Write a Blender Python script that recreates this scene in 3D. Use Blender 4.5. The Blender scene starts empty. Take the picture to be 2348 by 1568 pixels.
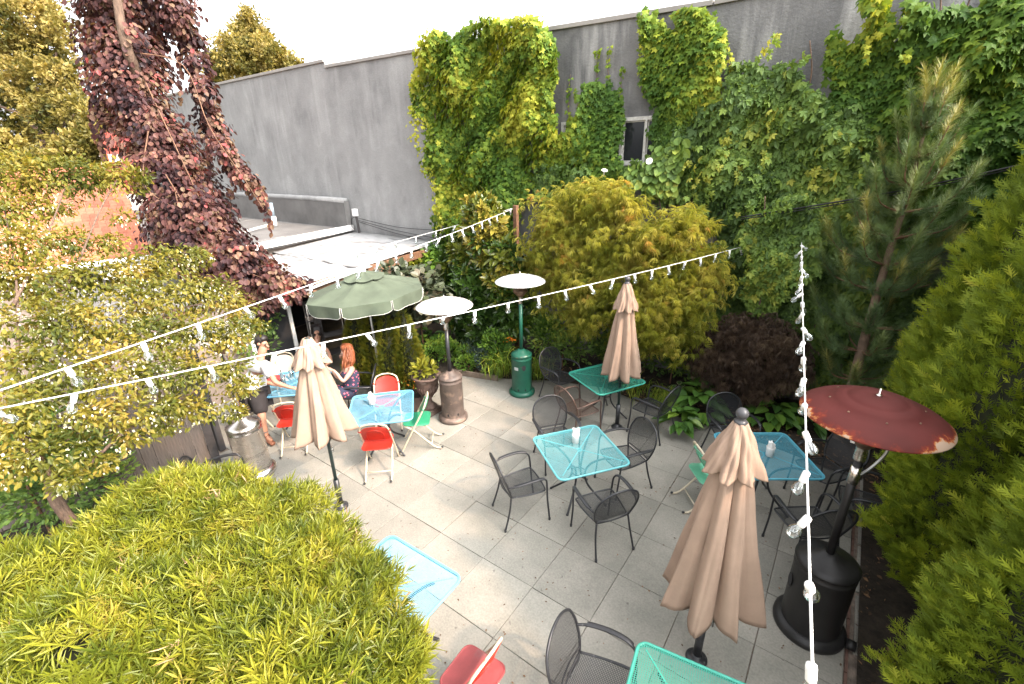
import bpy, bmesh, math, random
import numpy as np
from mathutils import Vector, Matrix

R = math.radians
PI = math.pi
random.seed(7)
rng = np.random.default_rng(7)
SC = bpy.context.scene
COL = SC.collection

# ------------------------------------------------------------------ camera
# World axes: X runs along the tall grey wall, Y runs towards it, Z is up.
CAM_H = 4.1
RW = np.array([[0.80731633, 0.20215941, -0.55441132],
               [0.58965451, -0.31361326, 0.74428105],
               [-0.02340733, -0.92778138, -0.37238932]])
FPX = 1050.0
cam_d = bpy.data.cameras.new('camera')
cam_d.sensor_width = 36.0
cam_d.lens = FPX / 2348.0 * 36.0
cam_d.clip_start = 0.05
cam_d.clip_end = 400.0
cam = bpy.data.objects.new('camera', cam_d)
COL.objects.link(cam)
_r = Vector(RW @ np.array([1, 0, 0])); _u = Vector(RW @ np.array([0, -1, 0])); _b = Vector(RW @ np.array([0, 0, -1]))
cam.matrix_world = Matrix(((_r.x, _u.x, _b.x, 0), (_r.y, _u.y, _b.y, 0), (_r.z, _u.z, _b.z, CAM_H), (0, 0, 0, 1)))
SC.camera = cam

# ------------------------------------------------------------------ light
SUN_EL = 42.0
SUN_DIR = np.array([0.997, 0.07])          # horizontal direction towards the sun
SUN_DIR = SUN_DIR / np.linalg.norm(SUN_DIR)
world = bpy.data.worlds.new('World'); SC.world = world
world.use_nodes = True
wn = world.node_tree
bg = wn.nodes['Background']
sky = wn.nodes.new('ShaderNodeTexSky')
sky.sky_type = 'NISHITA'
sky.sun_disc = False
sky.sun_elevation = R(SUN_EL)
sky.sun_rotation = math.atan2(SUN_DIR[0], SUN_DIR[1])
sky.air_density = 1.0
sky.dust_density = 6.0
sky.ozone_density = 1.0
hs = wn.nodes.new('ShaderNodeHueSaturation')
hs.inputs['Saturation'].default_value = 0.10
hs.inputs['Value'].default_value = 1.6
wn.links.new(sky.outputs[0], hs.inputs['Color'])
wn.links.new(hs.outputs[0], bg.inputs['Color'])
bg.inputs['Strength'].default_value = 0.15
sun_d = bpy.data.lights.new('sun', 'SUN')
sun_d.energy = 1.4
sun_d.angle = R(3.0)
sun_d.color = (1.0, 0.68, 0.45)
sun = bpy.data.objects.new('sun', sun_d)
COL.objects.link(sun)
_ce = math.cos(R(SUN_EL))
sun.rotation_euler = Vector((-SUN_DIR[0] * _ce, -SUN_DIR[1] * _ce, -math.sin(R(SUN_EL)))).to_track_quat('-Z', 'Y').to_euler()
sun.location = (20, -3, 20)
SC.view_settings.view_transform = 'Standard'
SC.view_settings.look = 'None'
SC.view_settings.exposure = 1.76
SC.view_settings.gamma = 1.0
SC.view_settings.use_curve_mapping = False
SC.cycles.max_bounces = 8
SC.cycles.transparent_max_bounces = 12
SC.cycles.caustics_reflective = False
SC.cycles.caustics_refractive = False


# ------------------------------------------------------------------ helpers
def P(px, py, z=None, Y=None, d=None):
    """a point of the place seen at a picture position, on a given height, wall distance or depth"""
    wd = RW @ np.array([px - 1174.0, py - 784.0, FPX])
    if z is not None:
        t = (z - CAM_H) / wd[2]
    elif Y is not None:
        t = Y / wd[1]
    else:
        t = d / FPX
    return np.array([0, 0, CAM_H]) + wd * t


def nz(v):
    v = np.asarray(v, float)
    return v / (np.linalg.norm(v, axis=-1, keepdims=True) + 1e-9)


def spl(pts, n=6, closed=False):
    """Catmull-Rom through points"""
    p = np.asarray(pts, float)
    N = len(p)
    out = []
    segs = N if closed else N - 1
    for i in range(segs):
        if closed:
            a, b, c, d = p[(i - 1) % N], p[i], p[(i + 1) % N], p[(i + 2) % N]
        else:
            a, b, c, d = p[max(i - 1, 0)], p[i], p[i + 1], p[min(i + 2, N - 1)]
        for k in range(n):
            t = k / n
            out.append(.5 * ((2 * b) + (c - a) * t + (2 * a - 5 * b + 4 * c - d) * t * t + (-a + 3 * b - 3 * c + d) * t ** 3))
    if not closed:
        out.append(p[-1])
    return np.array(out)


class MB:
    def __init__(s):
        s.V = []; s.F = []; s.n = 0; s.S = []

    def add(s, V, F, smooth=False):
        V = np.asarray(V, float)
        s.V.append(V)
        o = s.n
        for f in F:
            s.F.append(tuple(int(i) + o for i in f)); s.S.append(smooth)
        s.n += len(V)
        return s

    def box(s, c, size, rz=0.0, rot=None):
        x, y, z = np.asarray(size, float) / 2
        V = np.array([[-x, -y, -z], [x, -y, -z], [x, y, -z], [-x, y, -z], [-x, -y, z], [x, -y, z], [x, y, z], [-x, y, z]])
        if rz:
            cr, sr = math.cos(rz), math.sin(rz)
            V = V @ np.array([[cr, sr, 0], [-sr, cr, 0], [0, 0, 1]])
        if rot is not None:
            V = V @ np.asarray(rot).T
        return s.add(V + np.asarray(c, float), [(0, 3, 2, 1), (4, 5, 6, 7), (0, 1, 5, 4), (1, 2, 6, 5), (2, 3, 7, 6), (3, 0, 4, 7)])

    def bar(s, a, b, w, t, up=(0, 0, 1)):
        """a rectangular bar from a to b, w wide, t thick along up"""
        a = np.asarray(a, float); b = np.asarray(b, float)
        y = nz(b - a); x = nz(np.cross(y, up)); z = np.cross(x, y)
        L = np.linalg.norm(b - a)
        return s.box((a + b) / 2, (w, L, t), rot=np.stack([x, y, z], 1))

    def tube(s, pts, r, n=8, closed=False, caps=True, flat=1.0):
        p = np.asarray(pts, float); N = len(p)
        rr = np.full(N, r, float) if np.isscalar(r) else np.asarray(r, float)
        if closed:
            T = nz(np.roll(p, -1, 0) - np.roll(p, 1, 0))
        else:
            T = np.zeros_like(p); T[1:-1] = p[2:] - p[:-2]; T[0] = p[1] - p[0]; T[-1] = p[-1] - p[-2]; T = nz(T)
        ref = np.array([0, 0, 1.]) if abs(T[0][2]) < .9 else np.array([1., 0, 0])
        u = nz(np.cross(T[0], ref)); V = []
        for i in range(N):
            u = nz(u - T[i] * (u @ T[i])); w = np.cross(T[i], u)
            a = np.arange(n) * 2 * PI / n
            V.append(p[i] + rr[i] * (np.cos(a)[:, None] * u + flat * np.sin(a)[:, None] * w))
        F = []
        M = N if closed else N - 1
        for i in range(M):
            j = (i + 1) % N
            for k in range(n):
                l = (k + 1) % n
                F.append((i * n + k, i * n + l, j * n + l, j * n + k))
        if caps and not closed:
            F.append(tuple(range(n - 1, -1, -1))); F.append(tuple((N - 1) * n + k for k in range(n)))
        return s.add(np.concatenate(V), F, True)

    def lathe(s, prof, n=28, c=(0, 0, 0), cap=True):
        prof = np.asarray(prof, float); N = len(prof)
        a = np.arange(n) * 2 * PI / n
        V = np.concatenate([np.stack([r * np.cos(a), r * np.sin(a), np.full(n, z)], 1) for r, z in prof]) + np.asarray(c, float)
        F = []
        for i in range(N - 1):
            for k in range(n):
                l = (k + 1) % n
                F.append((i * n + k, i * n + l, (i + 1) * n + l, (i + 1) * n + k))
        if cap:
            F.append(tuple(range(n - 1, -1, -1))); F.append(tuple((N - 1) * n + k for k in range(n)))
        return s.add(V, F, True)

    def ball(s, c, r, n=12, m=8):
        r = np.full(3, r, float) if np.isscalar(r) else np.asarray(r, float)
        th = np.linspace(0, PI, m + 1)[1:-1]
        V = [[0, 0, 1]]
        for t in th:
            for k in range(n):
                a = 2 * PI * k / n
                V.append([math.sin(t) * math.cos(a), math.sin(t) * math.sin(a), math.cos(t)])
        V.append([0, 0, -1])
        F = [(0, 1 + k, 1 + (k + 1) % n) for k in range(n)]
        for i in range(m - 2):
            for k in range(n):
                l = (k + 1) % n
                F.append((1 + i * n + k, 1 + (i + 1) * n + k, 1 + (i + 1) * n + l, 1 + i * n + l))
        e = len(V) - 1; o = 1 + (m - 2) * n
        F += [(e, o + (k + 1) % n, o + k) for k in range(n)]
        return s.add(np.array(V) * r + np.asarray(c, float), F, True)

    def poly(s, pts, thick=None, nrm=(0, 0, 1)):
        """flat outline, extruded by thick against nrm"""
        p = np.asarray(pts, float); N = len(p)
        if thick is None:
            return s.add(p, [tuple(range(N))])
        q = p - np.asarray(nrm, float) * thick
        F = [tuple(range(N)), tuple(range(2 * N - 1, N - 1, -1))]
        for i in range(N):
            j = (i + 1) % N
            F.append((j, i, N + i, N + j))
        return s.add(np.concatenate([p, q]), F)

    def grid(s, G, smooth=True, closed_u=False):
        """G: (m,n,3) points"""
        m, n, _ = G.shape
        F = []
        for i in range(m - 1):
            for j in range(n if closed_u else n - 1):
                k = (j + 1) % n
                F.append((i * n + j, i * n + k, (i + 1) * n + k, (i + 1) * n + j))
        return s.add(G.reshape(-1, 3), F, smooth)

    def mesh(s, name):
        me = bpy.data.meshes.new(name)
        V = np.concatenate(s.V)
        me.from_pydata(V.tolist(), [], s.F)
        me.polygons.foreach_set('use_smooth', s.S)
        me.update()
        return me

    def build(s, name, mat, parent=None, bevel=0.0, loc=None, kind=None, sharp=None):
        me = s.mesh(name)
        return put(name, me, mat, parent, bevel, loc, kind)


def put(name, me, mat, parent=None, bevel=0.0, loc=None, kind=None):
    if mat is not None and not me.materials:
        me.materials.append(mat)
    o = bpy.data.objects.new(name, me)
    COL.objects.link(o)
    if parent is not None:
        o.parent = parent
    if loc is not None:
        o.location = loc
    if bevel:
        b = o.modifiers.new('bevel', 'BEVEL'); b.width = bevel; b.segments = 2; b.limit_method = 'ANGLE'; b.angle_limit = R(40)
    if kind:
        o['kind'] = kind
    return o


def tag(o, label=None, cat=None, group=None, kind=None):
    if label: o['label'] = label
    if cat: o['category'] = cat
    if group: o['group'] = group
    if kind: o['kind'] = kind
    return o


def thing(name, label, cat, loc=(0, 0, 0), rz=0.0, group=None):
    o = bpy.data.objects.new(name, None)
    o.empty_display_size = 0.1
    COL.objects.link(o)
    o.location = tuple(float(v) for v in loc); o.rotation_euler = (0, 0, rz)
    return tag(o, label, cat, group)


def copy_tree(o, parent=None):
    c = o.copy(); COL.objects.link(c)
    if parent is not None: c.parent = parent
    for ch in list(o.children): copy_tree(ch, c)
    return c


# ------------------------------------------------------------------ materials
def _principled(name):
    m = bpy.data.materials.new(name); m.use_nodes = True
    nt = m.node_tree
    return m, nt, nt.nodes['Principled BSDF']


def pmat(name, col, rough=.6, metal=0.0, var=.15, scale=6.0, bump=0.0, bscale=60.0, spec=.4, dark=None, rust=None, coat=0.0, stretch=None, orand=0.0):
    """colour broken up by two noises, optional wear colour (rust=(colour, amount, scale))"""
    m, nt, b = _principled(name)
    N, L = nt.nodes, nt.links
    tc = N.new('ShaderNodeTexCoord')
    src = tc.outputs['Object']
    if stretch:
        mp = N.new('ShaderNodeMapping'); mp.inputs['Scale'].default_value = stretch
        L.new(src, mp.inputs['Vector']); src = mp.outputs[0]
    n1 = N.new('ShaderNodeTexNoise'); n1.inputs['Scale'].default_value = scale; n1.inputs['Detail'].default_value = 6; n1.inputs['Roughness'].default_value = .65
    L.new(src, n1.inputs['Vector'])
    cr = N.new('ShaderNodeValToRGB')
    c = np.array(col); d = np.array(dark) if dark is not None else c * (1 - var * 1.6)
    e = np.clip(c * (1 + var), 0, 1)
    cr.color_ramp.elements[0].position = .3; cr.color_ramp.elements[0].color = (*d, 1)
    cr.color_ramp.elements[1].position = .7; cr.color_ramp.elements[1].color = (*e, 1)
    L.new(n1.outputs['Fac'], cr.inputs['Fac'])
    out = cr.outputs[0]
    if rust:
        rc, amt, rs = rust
        n2 = N.new('ShaderNodeTexNoise'); n2.inputs['Scale'].default_value = rs; n2.inputs['Detail'].default_value = 8
        L.new(src, n2.inputs['Vector'])
        r2 = N.new('ShaderNodeValToRGB'); r2.color_ramp.elements[0].position = .5 + .2 * (1 - amt) ; r2.color_ramp.elements[1].position = .62 + .2 * (1 - amt)
        L.new(n2.outputs['Fac'], r2.inputs['Fac'])
        mx = N.new('ShaderNodeMixRGB'); L.new(r2.outputs[0], mx.inputs[0]); L.new(out, mx.inputs[1]); mx.inputs[2].default_value = (*rc, 1)
        out = mx.outputs[0]
    if orand:
        oi = N.new('ShaderNodeObjectInfo'); mr = N.new('ShaderNodeMapRange'); mr.inputs[3].default_value = 1 - orand; mr.inputs[4].default_value = 1 + orand
        L.new(oi.outputs['Random'], mr.inputs[0]); mo = N.new('ShaderNodeMixRGB'); mo.blend_type = 'MULTIPLY'; mo.inputs[0].default_value = 1
        L.new(out, mo.inputs[1]); L.new(mr.outputs[0], mo.inputs[2]); out = mo.outputs[0]
    L.new(out, b.inputs['Base Color'])
    b.inputs['Roughness'].default_value = rough
    b.inputs['Metallic'].default_value = metal
    b.inputs['Specular IOR Level'].default_value = spec
    b.inputs['Coat Weight'].default_value = coat
    rr = N.new('ShaderNodeMapRange'); rr.inputs[3].default_value = max(rough - .1, .03); rr.inputs[4].default_value = min(rough + .12, 1)
    L.new(n1.outputs['Fac'], rr.inputs[0]); L.new(rr.outputs[0], b.inputs['Roughness'])
    if bump:
        n3 = N.new('ShaderNodeTexNoise'); n3.inputs['Scale'].default_value = bscale; n3.inputs['Detail'].default_value = 4
        L.new(src, n3.inputs['Vector'])
        bp = N.new('ShaderNodeBump'); bp.inputs['Strength'].default_value = bump; bp.inputs['Distance'].default_value = .02
        L.new(n3.outputs['Fac'], bp.inputs['Height']); L.new(bp.outputs[0], b.inputs['Normal'])
    return m


def lmat(name, ramp, rough=.5, transl=.3, spec=.35):
    """leaf material: the per-leaf value picks a colour from the ramp"""
    m, nt, b = _principled(name)
    N, L = nt.nodes, nt.links
    at = N.new('ShaderNodeAttribute'); at.attribute_name = 'val'
    cr = N.new('ShaderNodeValToRGB')
    el = cr.color_ramp.elements
    for i, (p, c) in enumerate(ramp):
        e = el[i] if i < 2 else el.new(p)
        e.position = p; e.color = (*c, 1)
    L.new(at.outputs['Fac'], cr.inputs['Fac'])
    L.new(cr.outputs[0], b.inputs['Base Color'])
    b.inputs['Roughness'].default_value = rough
    b.inputs['Specular IOR Level'].default_value = spec
    tr = N.new('ShaderNodeBsdfTranslucent')
    tm = N.new('ShaderNodeMixRGB'); tm.blend_type = 'MULTIPLY'; tm.inputs[0].default_value = 1.0
    tm.inputs[2].default_value = (1.25, 1.15, .55, 1)
    L.new(cr.outputs[0], tm.inputs[1]); L.new(tm.outputs[0], tr.inputs['Color'])
    mx = N.new('ShaderNodeMixShader'); mx.inputs[0].default_value = transl
    L.new(b.outputs[0], mx.inputs[1]); L.new(tr.outputs[0], mx.inputs[2])
    L.new(mx.outputs[0], N['Material Output'].inputs['Surface'])
    return m


def sn(p, s=1.0, seed=0.0):
    """cheap smooth noise in 0..1 for arrays of points"""
    p = np.asarray(p, float) * s + seed * 17.13
    x, y, z = p[..., 0], p[..., 1], p[..., 2]
    v = (np.sin(1.7 * x + 2.3 * y + .7 * z) + np.sin(-2.1 * x + 1.3 * y + 2.9 * z + 1.3) + np.sin(.9 * x - 3.1 * y + 1.9 * z + 2.1)
         + .6 * np.sin(3.7 * x + 1.1 * y - 3.3 * z + .4) + .6 * np.sin(-3.1 * x + 4.3 * y + 1.2 * z))
    return np.clip(.5 + v / 5.5, 0, 1)


# ------------------------------------------------------------------ leaves
def leaf_mesh(name, tmpl, pos, tip, nor, size, val, width=None):
    """one mesh of many leaves; tmpl = (verts with y along the leaf and z its normal, triangles)"""
    TV, TF = tmpl
    TV = np.asarray(TV, float); TF = np.asarray(TF, int)
    pos = np.asarray(pos, float); n = len(pos)
    T = nz(tip); X = nz(np.cross(T, nor)); Z = np.cross(X, T)
    size = np.broadcast_to(np.asarray(size, float), (n,))
    k = len(TV)
    V = pos[:, None, :] + size[:, None, None] * (TV[None, :, 0, None] * X[:, None, :] + TV[None, :, 1, None] * T[:, None, :] + TV[None, :, 2, None] * Z[:, None, :])
    F = (TF[None] + (np.arange(n) * k)[:, None, None]).reshape(-1, 3)
    return tri_mesh(name, V.reshape(-1, 3), F, np.repeat(np.broadcast_to(val, (n,)), k))


def tri_mesh(name, V, F, val=None, smooth=False):
    me = bpy.data.meshes.new(name)
    me.vertices.add(len(V)); me.vertices.foreach_set('co', np.ascontiguousarray(V, dtype=np.float32).ravel())
    me.loops.add(len(F) * 3); me.loops.foreach_set('vertex_index', np.ascontiguousarray(F, dtype=np.int32).ravel())
    me.polygons.add(len(F))
    me.polygons.foreach_set('loop_start', np.arange(len(F), dtype=np.int32) * 3)
    me.polygons.foreach_set('use_smooth', np.full(len(F), smooth))
    if val is not None:
        a = me.attributes.new('val', 'FLOAT', 'POINT'); a.data.foreach_set('value', np.ascontiguousarray(val, dtype=np.float32))
    me.update(calc_edges=True)
    return me


def fan(outline, z=0.0, center=None):
    o = [tuple(p) if len(p) == 3 else (p[0], p[1], z) for p in outline]
    n = len(o)
    c = center if center is not None else tuple(np.mean(o, 0))
    return np.array([c] + o), np.array([(0, 1 + i, 1 + (i + 1) % n) for i in range(n)])


def half(w, pts, droop=.12, fold=.06):
    """a leaf folded along its midrib; pts = [(y, width 0..1)]"""
    V = [(0, 0, 0)]; n = len(pts)
    for y, q in pts: V.append((w * q, y, fold * q - droop * y * y))
    V.append((0, 1, -droop))
    for y, q in pts[::-1]: V.append((-w * q, y, fold * q - droop * y * y))
    F = [(0, 1, n + 1)] if n == 1 else []
    tip = n + 1
    if n == 1:
        F = [(0, 1, 2), (0, 2, 3)]
    else:
        for i in range(1, tip): F.append((0, i, i + 1))
        m = len(V)
        for i in range(tip, m - 1): F.append((0, i, i + 1))
    return np.array(V), np.array(F)


def merge(parts):
    V, F, o = [], [], 0
    for v, f in parts:
        V.append(v); F.append(np.asarray(f) + o); o += len(v)
    return np.concatenate(V), np.concatenate(F)


def xf(t, rot=None, scale=1.0, loc=(0, 0, 0)):
    v = t[0] * scale
    if rot is not None: v = v @ np.asarray(rot).T
    return v + np.asarray(loc, float), t[1]


def frame(tip, nor):
    T = nz(tip); X = nz(np.cross(T, nor)); Z = np.cross(X, T)
    return np.stack([X, T, Z], 1)


OVAL = half(.27, [(.25, .75), (.5, 1), (.78, .6)])
ROUND = half(.40, [(.2, .8), (.5, 1), (.8, .65)])
LANCE = half(.2, [(.3, .9), (.6, .85)])
NARROW = half(.058, [(.45, 1)], droop=.1, fold=.02)
BLADE = half(.03, [(.5, 1)], droop=.5, fold=.01)
IVY = fan([(0, 1, -.1), (.17, .62, .02), (.46, .66, -.04), (.34, .34, .03), (.46, .0, -.05), (.1, .06, 0), (-.1, .06, 0), (-.46, .0, -.05), (-.34, .34, .03), (-.46, .66, -.04), (-.17, .62, .02)], center=(0, .36, .07))


def _palmate(n, spread, leaf, droop=.25, sc=1.0):
    ps = []
    for i in range(n):
        a = R(-spread / 2 + spread * i / (n - 1))
        s = sc * (1 - .35 * abs(i - (n - 1) / 2) / ((n - 1) / 2))
        t = (math.sin(a), math.cos(a), -droop)
        ps.append(xf(leaf, frame(t, (0, 0, 1)), s))
    return merge(ps)


PALM5 = _palmate(5, 230, half(.26, [(.35, .9), (.65, .9)]), .3, .62)
DISSECT = _palmate(7, 200, half(.06, [(.4, 1)], droop=.35, fold=.02), .45)


def _whorl(rings, n, leaf, tilt0, tilt1, gap, seed):
    rr = random.Random(seed); ps = []
    for k in range(rings):
        tl = tilt0 + (tilt1 - tilt0) * k / max(rings - 1, 1)
        for i in range(n):
            a = 2 * PI * (i + .5 * k) / n + rr.uniform(-.3, .3); e = R(tl + rr.uniform(-14, 14))
            t = (math.cos(a) * math.cos(e), math.sin(a) * math.cos(e), math.sin(e))
            ps.append(xf(leaf, frame(t, (0, 0, 1)), rr.uniform(.5, 1.25), (0, 0, k * gap + rr.uniform(-.05, .05))))
    return merge(ps)


def _zup(t):
    """whorls are built upright: swap so that y is the shoot's axis"""
    v = t[0]; return np.stack([v[:, 0], v[:, 2], -v[:, 1]], 1), t[1]


WHORLS = [_zup(_whorl(3, 3 + s % 3, NARROW, -5 + 4 * s, 55 + 4 * s, .17 + .02 * s, s)) for s in range(6)]
ROSETTE = [_zup(_whorl(2, 5, half(.2, [(.35, .9), (.7, .8)]), 10, 50, .1, s + 10)) for s in range(2)]


def _fan_spray(seed):
    rr = random.Random(seed); ps = []
    tipl = (np.array([(0, 0, 0), (.075, .5, .02), (0, 1, 0), (-.075, .5, .02)]), np.array([(0, 1, 2), (0, 2, 3)]))
    ps.append(xf(tipl, frame((0, 1, 0), (0, 0, 1)), 1.0))
    for i in range(9):
        y = .08 + .085 * i; a = R((38 + rr.uniform(-9, 9)) * (1 if i % 2 else -1)); L = rr.uniform(.36, .52) * (1.1 - .5 * y)
        t = (math.sin(a), math.cos(a), rr.uniform(-.25, .25))
        ps.append(xf(tipl, frame(t, (0, 0, 1)), L, (0, y, 0)))
    return merge(ps)


SPRAYS = [_fan_spray(s) for s in range(3)]


def _needles(n, seed, back=.25):
    rr = random.Random(seed); V = []; F = []
    for i in range(n):
        y0 = rr.uniform(-.9, 1.0); a = rr.uniform(0, 2 * PI); e = R(rr.uniform(25, 60)) if y0 < .8 else R(rr.uniform(45, 85))
        d = np.array([math.cos(a) * math.cos(e), math.sin(e), math.sin(a) * math.cos(e)])
        s = np.array([-math.sin(a), 0, math.cos(a)]) * .019
        p = np.array([0, y0, 0]); k = len(V)
        L = rr.uniform(.75, 1.05)
        V += [p - s, p + s, p + d * L]; F.append((k, k + 1, k + 2))
    return np.array(V), np.array(F)


TUFTS = [_needles(150, s) for s in range(3)]


def _clump(n, leaf, seed, spread=.8):
    rr = np.random.default_rng(seed); ps = []
    for i in range(n):
        d = nz(rr.normal(size=3) + np.array([0, .3, 0])); p = rr.normal(size=3) * .3 * spread
        ps.append(xf(leaf, frame(d, nz(rr.normal(size=3) + np.array([0, 0, 1.0]))), rr.uniform(.45, .8), p))
    return merge(ps)


CLUMPS = [_clump(9, half(.3, [(.4, 1)]), s) for s in range(3)]


def blob_points(blobs, n, shell=(.72, 1.06), up=.25, lump=.18, lscale=2.2, cull=.68, flat=1.0, seed=1):
    """points in the outer shell of a union of balls; returns positions and outward directions"""
    g = np.random.default_rng(seed)
    B = np.array([b[:3] for b in blobs], float); r = np.array([b[3] for b in blobs], float)
    out_p, out_n, got = [], [], 0
    for _ in range(12):
        m = int(n * 1.8)
        i = g.choice(len(B), m, p=r ** 2 / (r ** 2).sum())
        d = nz(g.normal(size=(m, 3)) + np.array([0, 0, up]))
        f = g.uniform(shell[0], shell[1], m) ** .7
        p = B[i] + d * np.array([1, 1, flat]) * (r[i] * f * (1 - lump + 2 * lump * sn(B[i] + d * r[i][:, None], lscale, seed)))[:, None]
        keep = np.ones(m, bool)
        for k in range(len(B)):
            dd = (p - B[k]) / np.array([1, 1, flat])
            keep &= ~((np.linalg.norm(dd, axis=1) < cull * r[k]) & (i != k))
        out_p.append(p[keep]); out_n.append(d[keep]); got += keep.sum()
        if got >= n: break
    return np.concatenate(out_p)[:n], np.concatenate(out_n)[:n]


CAMP = np.array([0, 0, CAM_H])


def foliage(parent, part, tmpls, pos, tip, nor, size, val, mat, singles=0, single_name='leaf', exposed=None):
    """the leaves of one plant: the ones that show largest as objects of their own, the rest as one part"""
    base = np.array(parent.location)
    n = len(pos); size = np.broadcast_to(np.asarray(size, float), (n,)).copy(); val = np.clip(np.broadcast_to(np.asarray(val, float), (n,)), 0, 1).copy()
    pick = np.zeros(n, bool)
    if singles:
        dist = np.linalg.norm(pos - CAMP, axis=1)
        sc = size / dist
        if exposed is not None: sc = sc * exposed
        vv = (pos - CAMP) @ RW
        u = vv[:, 0] / vv[:, 2] * FPX; w = vv[:, 1] / vv[:, 2] * FPX
        sc = np.where((abs(u) < 1190) & (abs(w) < 800) & (vv[:, 2] > .2), sc, 0)
        pick[np.argsort(-sc)[:singles]] = True
        lib = []
        for t in tmpls:
            row = []
            for q in range(5):
                me = leaf_mesh(single_name, t, np.zeros((1, 3)), np.array([[0, 1., 0]]), np.array([[0, 0, 1.]]), 1.0, (q + .5) / 5)
                me.materials.append(mat); row.append(me)
            lib.append(row)
        for c, i in enumerate(np.nonzero(pick)[0]):
            M = frame(tip[i], nor[i])
            o = bpy.data.objects.new(single_name, lib[c % len(tmpls)][min(4, int(val[i] * 5))])
            o.parent = parent
            s = float(size[i]); p = pos[i] - base
            o.matrix_local = Matrix(((M[0, 0] * s, M[0, 1] * s, M[0, 2] * s, p[0]), (M[1, 0] * s, M[1, 1] * s, M[1, 2] * s, p[1]), (M[2, 0] * s, M[2, 1] * s, M[2, 2] * s, p[2]), (0, 0, 0, 1)))
            COL.objects.link(o)
    rest = ~pick
    if not rest.any(): return None
    V, F, A, o = [], [], [], 0
    idx = np.nonzero(rest)[0]
    for q, t in enumerate(tmpls):
        ii = idx[q::len(tmpls)]
        if not len(ii): continue
        TV, TF = t; k = len(TV)
        T = nz(tip[ii]); X = nz(np.cross(T, nor[ii])); Z = np.cross(X, T)
        v = pos[ii][:, None, :] + size[ii][:, None, None] * (TV[None, :, 0, None] * X[:, None, :] + TV[None, :, 1, None] * T[:, None, :] + TV[None, :, 2, None] * Z[:, None, :])
        V.append(v.reshape(-1, 3)); F.append((TF[None] + (np.arange(len(ii)) * k)[:, None, None]).reshape(-1, 3) + o); A.append(np.repeat(val[ii], k))
        o += len(ii) * k
    me = tri_mesh(part, np.concatenate(V) - base, np.concatenate(F), np.concatenate(A))
    ob = put(part, me, mat, parent)
    ob['kind'] = 'stuff'
    return ob

# ================================================================== SETTING
def slab_material():
    m, nt, b = _principled('concrete_slab')
    N, L = nt.nodes, nt.links
    geo = N.new('ShaderNodeNewGeometry')
    oi = N.new('ShaderNodeObjectInfo')
    n1 = N.new('ShaderNodeTexNoise'); n1.inputs['Scale'].default_value = 1.3; n1.inputs['Detail'].default_value = 7; n1.inputs['Roughness'].default_value = .62
    n2 = N.new('ShaderNodeTexNoise'); n2.inputs['Scale'].default_value = 55; n2.inputs['Detail'].default_value = 4
    vo = N.new('ShaderNodeTexVoronoi'); vo.inputs['Scale'].default_value = 5.2; vo.inputs['Randomness'].default_value = 1
    wob = N.new('ShaderNodeTexNoise'); wob.inputs['Scale'].default_value = 9
    for t in (n1, n2, wob): L.new(geo.outputs['Position'], t.inputs['Vector'])
    ad = N.new('ShaderNodeVectorMath'); ad.operation = 'MULTIPLY_ADD'; ad.inputs[1].default_value = (.12, .12, .12)
    L.new(wob.outputs['Color'], ad.inputs[0]); L.new(geo.outputs['Position'], ad.inputs[2]); L.new(ad.outputs[0], vo.inputs['Vector'])
    cr = N.new('ShaderNodeValToRGB')
    cr.color_ramp.elements[0].position = .33; cr.color_ramp.elements[0].color = (.20, .195, .168, 1)
    cr.color_ramp.elements[1].position = .72; cr.color_ramp.elements[1].color = (.31, .288, .25, 1)
    L.new(n1.outputs['Fac'], cr.inputs['Fac'])
    # speckle
    sp = N.new('ShaderNodeMapRange'); sp.inputs[1].default_value = .3; sp.inputs[2].default_value = .7; sp.inputs[3].default_value = .86; sp.inputs[4].default_value = 1.12
    L.new(n2.outputs['Fac'], sp.inputs[0])
    m1 = N.new('ShaderNodeMixRGB'); m1.blend_type = 'MULTIPLY'; m1.inputs[0].default_value = 1
    L.new(cr.outputs[0], m1.inputs[1]); L.new(sp.outputs[0], m1.inputs[2])
    # old gum and drip spots
    st = N.new('ShaderNodeMapRange'); st.inputs[1].default_value = .035; st.inputs[2].default_value = .085; st.inputs[3].default_value = .62; st.inputs[4].default_value = 1.0
    L.new(vo.outputs['Distance'], st.inputs[0])
    m2 = N.new('ShaderNodeMixRGB'); m2.blend_type = 'MULTIPLY'; m2.inputs[0].default_value = 1
    L.new(m1.outputs[0], m2.inputs[1]); L.new(st.outputs[0], m2.inputs[2])
    # every slab its own tone
    rr = N.new('ShaderNodeMapRange'); rr.inputs[3].default_value = .84; rr.inputs[4].default_value = 1.12
    L.new(oi.outputs['Random'], rr.inputs[0])
    m3 = N.new('ShaderNodeMixRGB'); m3.blend_type = 'MULTIPLY'; m3.inputs[0].default_value = 1
    L.new(m2.outputs[0], m3.inputs[1]); L.new(rr.outputs[0], m3.inputs[2])
    # grime towards the slab's rim
    L.new(m3.outputs[0], b.inputs['Base Color'])
    b.inputs['Roughness'].default_value = .82
    b.inputs['Specular IOR Level'].default_value = .3
    bp = N.new('ShaderNodeBump'); bp.inputs['Strength'].default_value = .25; bp.inputs['Distance'].default_value = .006
    L.new(n2.outputs['Fac'], bp.inputs['Height']); L.new(bp.outputs[0], b.inputs['Normal'])
    return m


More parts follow.
